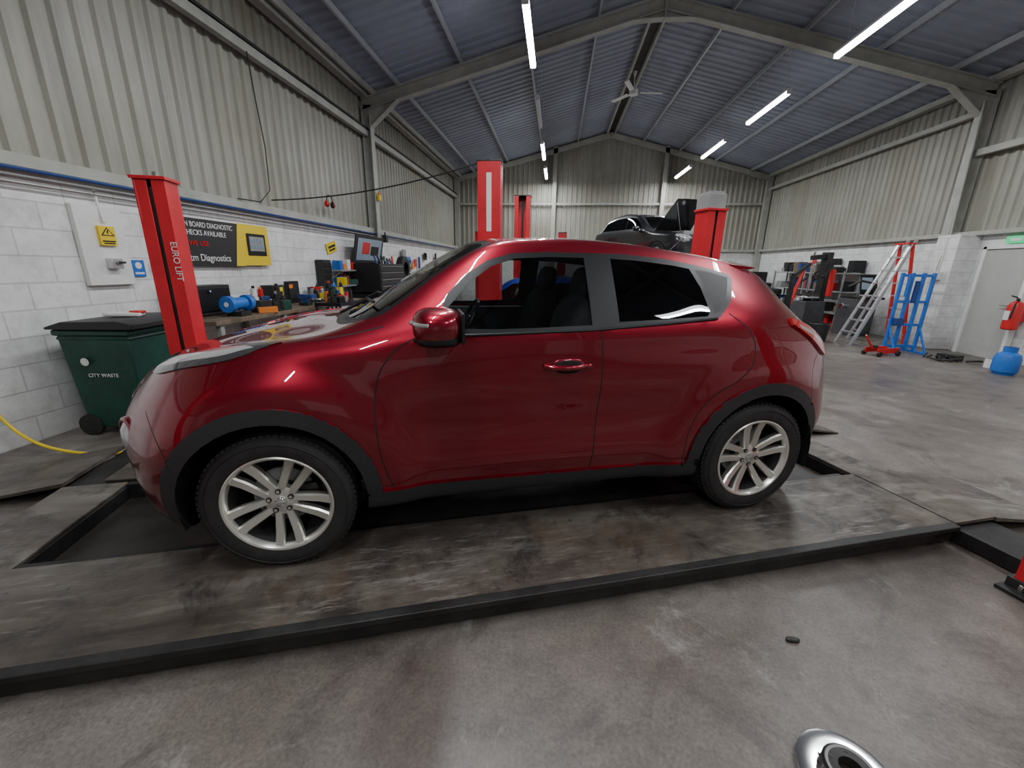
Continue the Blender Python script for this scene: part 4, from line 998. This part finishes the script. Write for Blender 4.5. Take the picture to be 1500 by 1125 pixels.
b.box((.1,-.5,.5),(.1,.3,.1),M_dark);b.cyl((-.4,.25,.9),(-.4,.25,1.6),.07,M_redp);b.bar((-.4,.2,1.7),(.15,.45,1.4),.06,.07,M_dark);b.bar((-.4,-.1,1.6),(-.05,-.45,1.2),.06,.06,M_dark)
for k in range(3):b.box((.36,-.15+.15*k,.08),(.18,.06,.03),M_redp)
b.obj("machine",tc_,bevel=.008)
wbm=empty("wheel_balancer",(7.55,11.35,0),R(190))
b=MB();b.box((0,0,.45),(.5,.6,.9),M_dgrey);b.box((-.1,0,.93),(.55,.7,.06),M_dark);b.box((-.2,0,1.25),(.08,.4,.5),M_blk2,rot=(0,.2,0));b.box((-.155,0,1.27),(.01,.3,.3),M_screen,rot=(0,.2,0));b.cyl((.2,0,.72),(.42,0,.72),.03,M_chr);b.cyl((.36,0,.72),(.42,0,.72),.07,M_chr)
b.tube([(0,.35,.9),(.1,.4,1.3),(.35,.35,1.35),(.5,.2,1.2)],.03,M_dark);b.obj("machine",wbm,bevel=.006)
b=MB();b.T=Matrix.Translation((5.75,10.9,0))@Matrix.Rotation(R(30),4,'Z')
for s in (-1,1):b.bar((-.1,s*.12,.12),(.62,s*.32,.10),.06,.06,M_dark);b.cyl((.62,s*.32-.02,.05),(.62,s*.32+.02,.05),.05,M_rub,n=16)
b.bar((-.1,-.25,.12),(-.1,.25,.12),.07,.07,M_dark);b.bar((-.1,0,.12),(-.1,0,1.45),.08,.08,M_dark);b.bar((-.1,0,1.45),(.45,0,1.72),.07,.07,M_dark);b.bar((.38,0,1.68),(.65,0,1.80),.05,.05,M_redp)
b.cyl((-.06,0,.75),(.25,0,1.56),.04,M_redp);b.cyl((.65,0,1.78),(.65,0,1.45),.01,M_chr,n=6);b.ell((.65,0,1.42),(.03,.02,.05),M_dark)
for s in (-1,1):b.cyl((-.1,s*.25-.02,.05),(-.1,s*.25+.02,.05),.05,M_rub,n=16)
b.obj("engine_crane",None,bevel=.004)
def tyre(b,c,ax='z',r=.32,w=.2):
    b.lathe([(r*.58,-w*.4),(r*.72,-w*.5),(r*.93,-w*.45),(r,-w*.3),(r,w*.3),(r*.93,w*.45),(r*.72,w*.5),(r*.58,w*.4),(r*.56,0),(r*.58,-w*.4)],c,ax,M_rub,n=30)
b=MB()
for k in range(6):tyre(b,(6.15+.02*k,13.8,.10+.2*k))
for k in range(5):tyre(b,(5.5,14.3,.10+.2*k))
for k in range(5):tyre(b,(6.9,14.4,.10+.2*k))
b.obj("tyre_stack")
b=MB();tyre(b,(6.0,12.4,.10));tyre(b,(6.05,12.4,.30));b.obj("loose_tyre")
b=MB()
for z in (.4,1.0,1.5):b.box((XR-.28,14.3,z),(.5,3.8,.03),M_grey)
for y in (12.45,14.3,16.15):
    for x in (XR-.08,XR-.5):b.box((x,y,.78),(.04,.04,1.56),M_grey)
dk=[M_blk,M_dark,M_grey,M_dgrey,M_wood,M_navy,M_redp,M_blk2,M_white]
for k in range(60):
    z=(.0,.415,1.015,1.515)[k%4];h=.12+random.random()*.28;y=12.5+random.random()*3.6;b.box((XR-.28+random.random()*.1,y,z+h/2+.01),(.28,.12+random.random()*.2,h),random.choice(dk))
b.obj("storage_shelving",None,bevel=.004)
b=MB()
b.box((5.2,16.6,1.0),(.9,.6,2.0),M_wood);b.box((5.2,16.28,1.0),(.8,.02,1.8),M_dark);b.box((6.3,17.0,.6),(1.2,.6,1.2),M_grey);b.box((7.5,17.2,.75),(.8,.6,1.5),M_dark);b.obj("parts_cabinets",None,bevel=.01)
b=MB()
for k in range(20):
    a=random.random()*6.28;x=7.0+random.random()*.5;y=8.05+random.random()*.45
    b.cyl((x,y,.02),(x+.2*math.cos(a),y+.2*math.sin(a),.03+random.random()*.05),.015,M_dark,n=8)
b.box((7.35,8.3,.05),(.2,.3,.10),M_dark,rot=(0,0,.4));b.obj("scrap_parts_pile")
b=MB();b.lathe([(0.02,.0),(.16,.0),(.20,.4),(.19,.41),(.15,.02),(.02,.02)],(6.05,10.1,0),'z',M_blk,n=24);b.obj("rubber_bucket")
# ------------------------------------------------------------------ FOREGROUND
b=MB();c=(.985,1.01,0)
b.lathe([(.075,.006),(.14,.006),(.14,.018),(.13,.019),(.085,.019),(.078,.018)],c,'z',M_chr,n=64)
b.lathe([(.078,.018),(.076,.050),(.070,.056),(.034,.056),(.034,.02)],c,'z',M_dark,n=48)
b.lathe([(.060,.056),(.064,.0585),(.068,.056)],c,'z',M_grey,n=48)
for k in range(5):
    a=2*math.pi*k/5;b.cyl((c[0]+.052*math.cos(a),c[1]+.052*math.sin(a),.054),(c[0]+.052*math.cos(a),c[1]+.052*math.sin(a),.0575),.006,M_blk,n=12)
b.obj("brake_disc")
b=MB();b.ell((1.09,1.53,.008),(.030,.013,.010),M_dark,10,.8);b.obj("metal_scrap",ang=10)
b=MB();b.prism([(2.4,4.85),(3.1,4.95),(3.05,5.1),(2.35,5.0)],'z',0,.01,M_dark);b.obj("rubber_strip_mat")
# ------------------------------------------------------------------ WORLD + CAMERA
w=bpy.data.worlds.new("world");bpy.context.scene.world=w;w.use_nodes=True
w.node_tree.nodes["Background"].inputs[0].default_value=(.6,.65,.7,1);w.node_tree.nodes["Background"].inputs[1].default_value=.3
cd=bpy.data.cameras.new("camera");co=bpy.data.objects.new("camera",cd);bpy.context.collection.objects.link(co)
co.matrix_world=Matrix.Translation((0,0,1.55))@Matrix.Rotation(R(5.8),4,'Z')@Matrix.Rotation(R(74),4,'X')@Matrix.Rotation(R(.9),4,'Z')
cd.sensor_width=36;cd.lens=14.4;cd.clip_start=.05
bpy.context.scene.camera=co
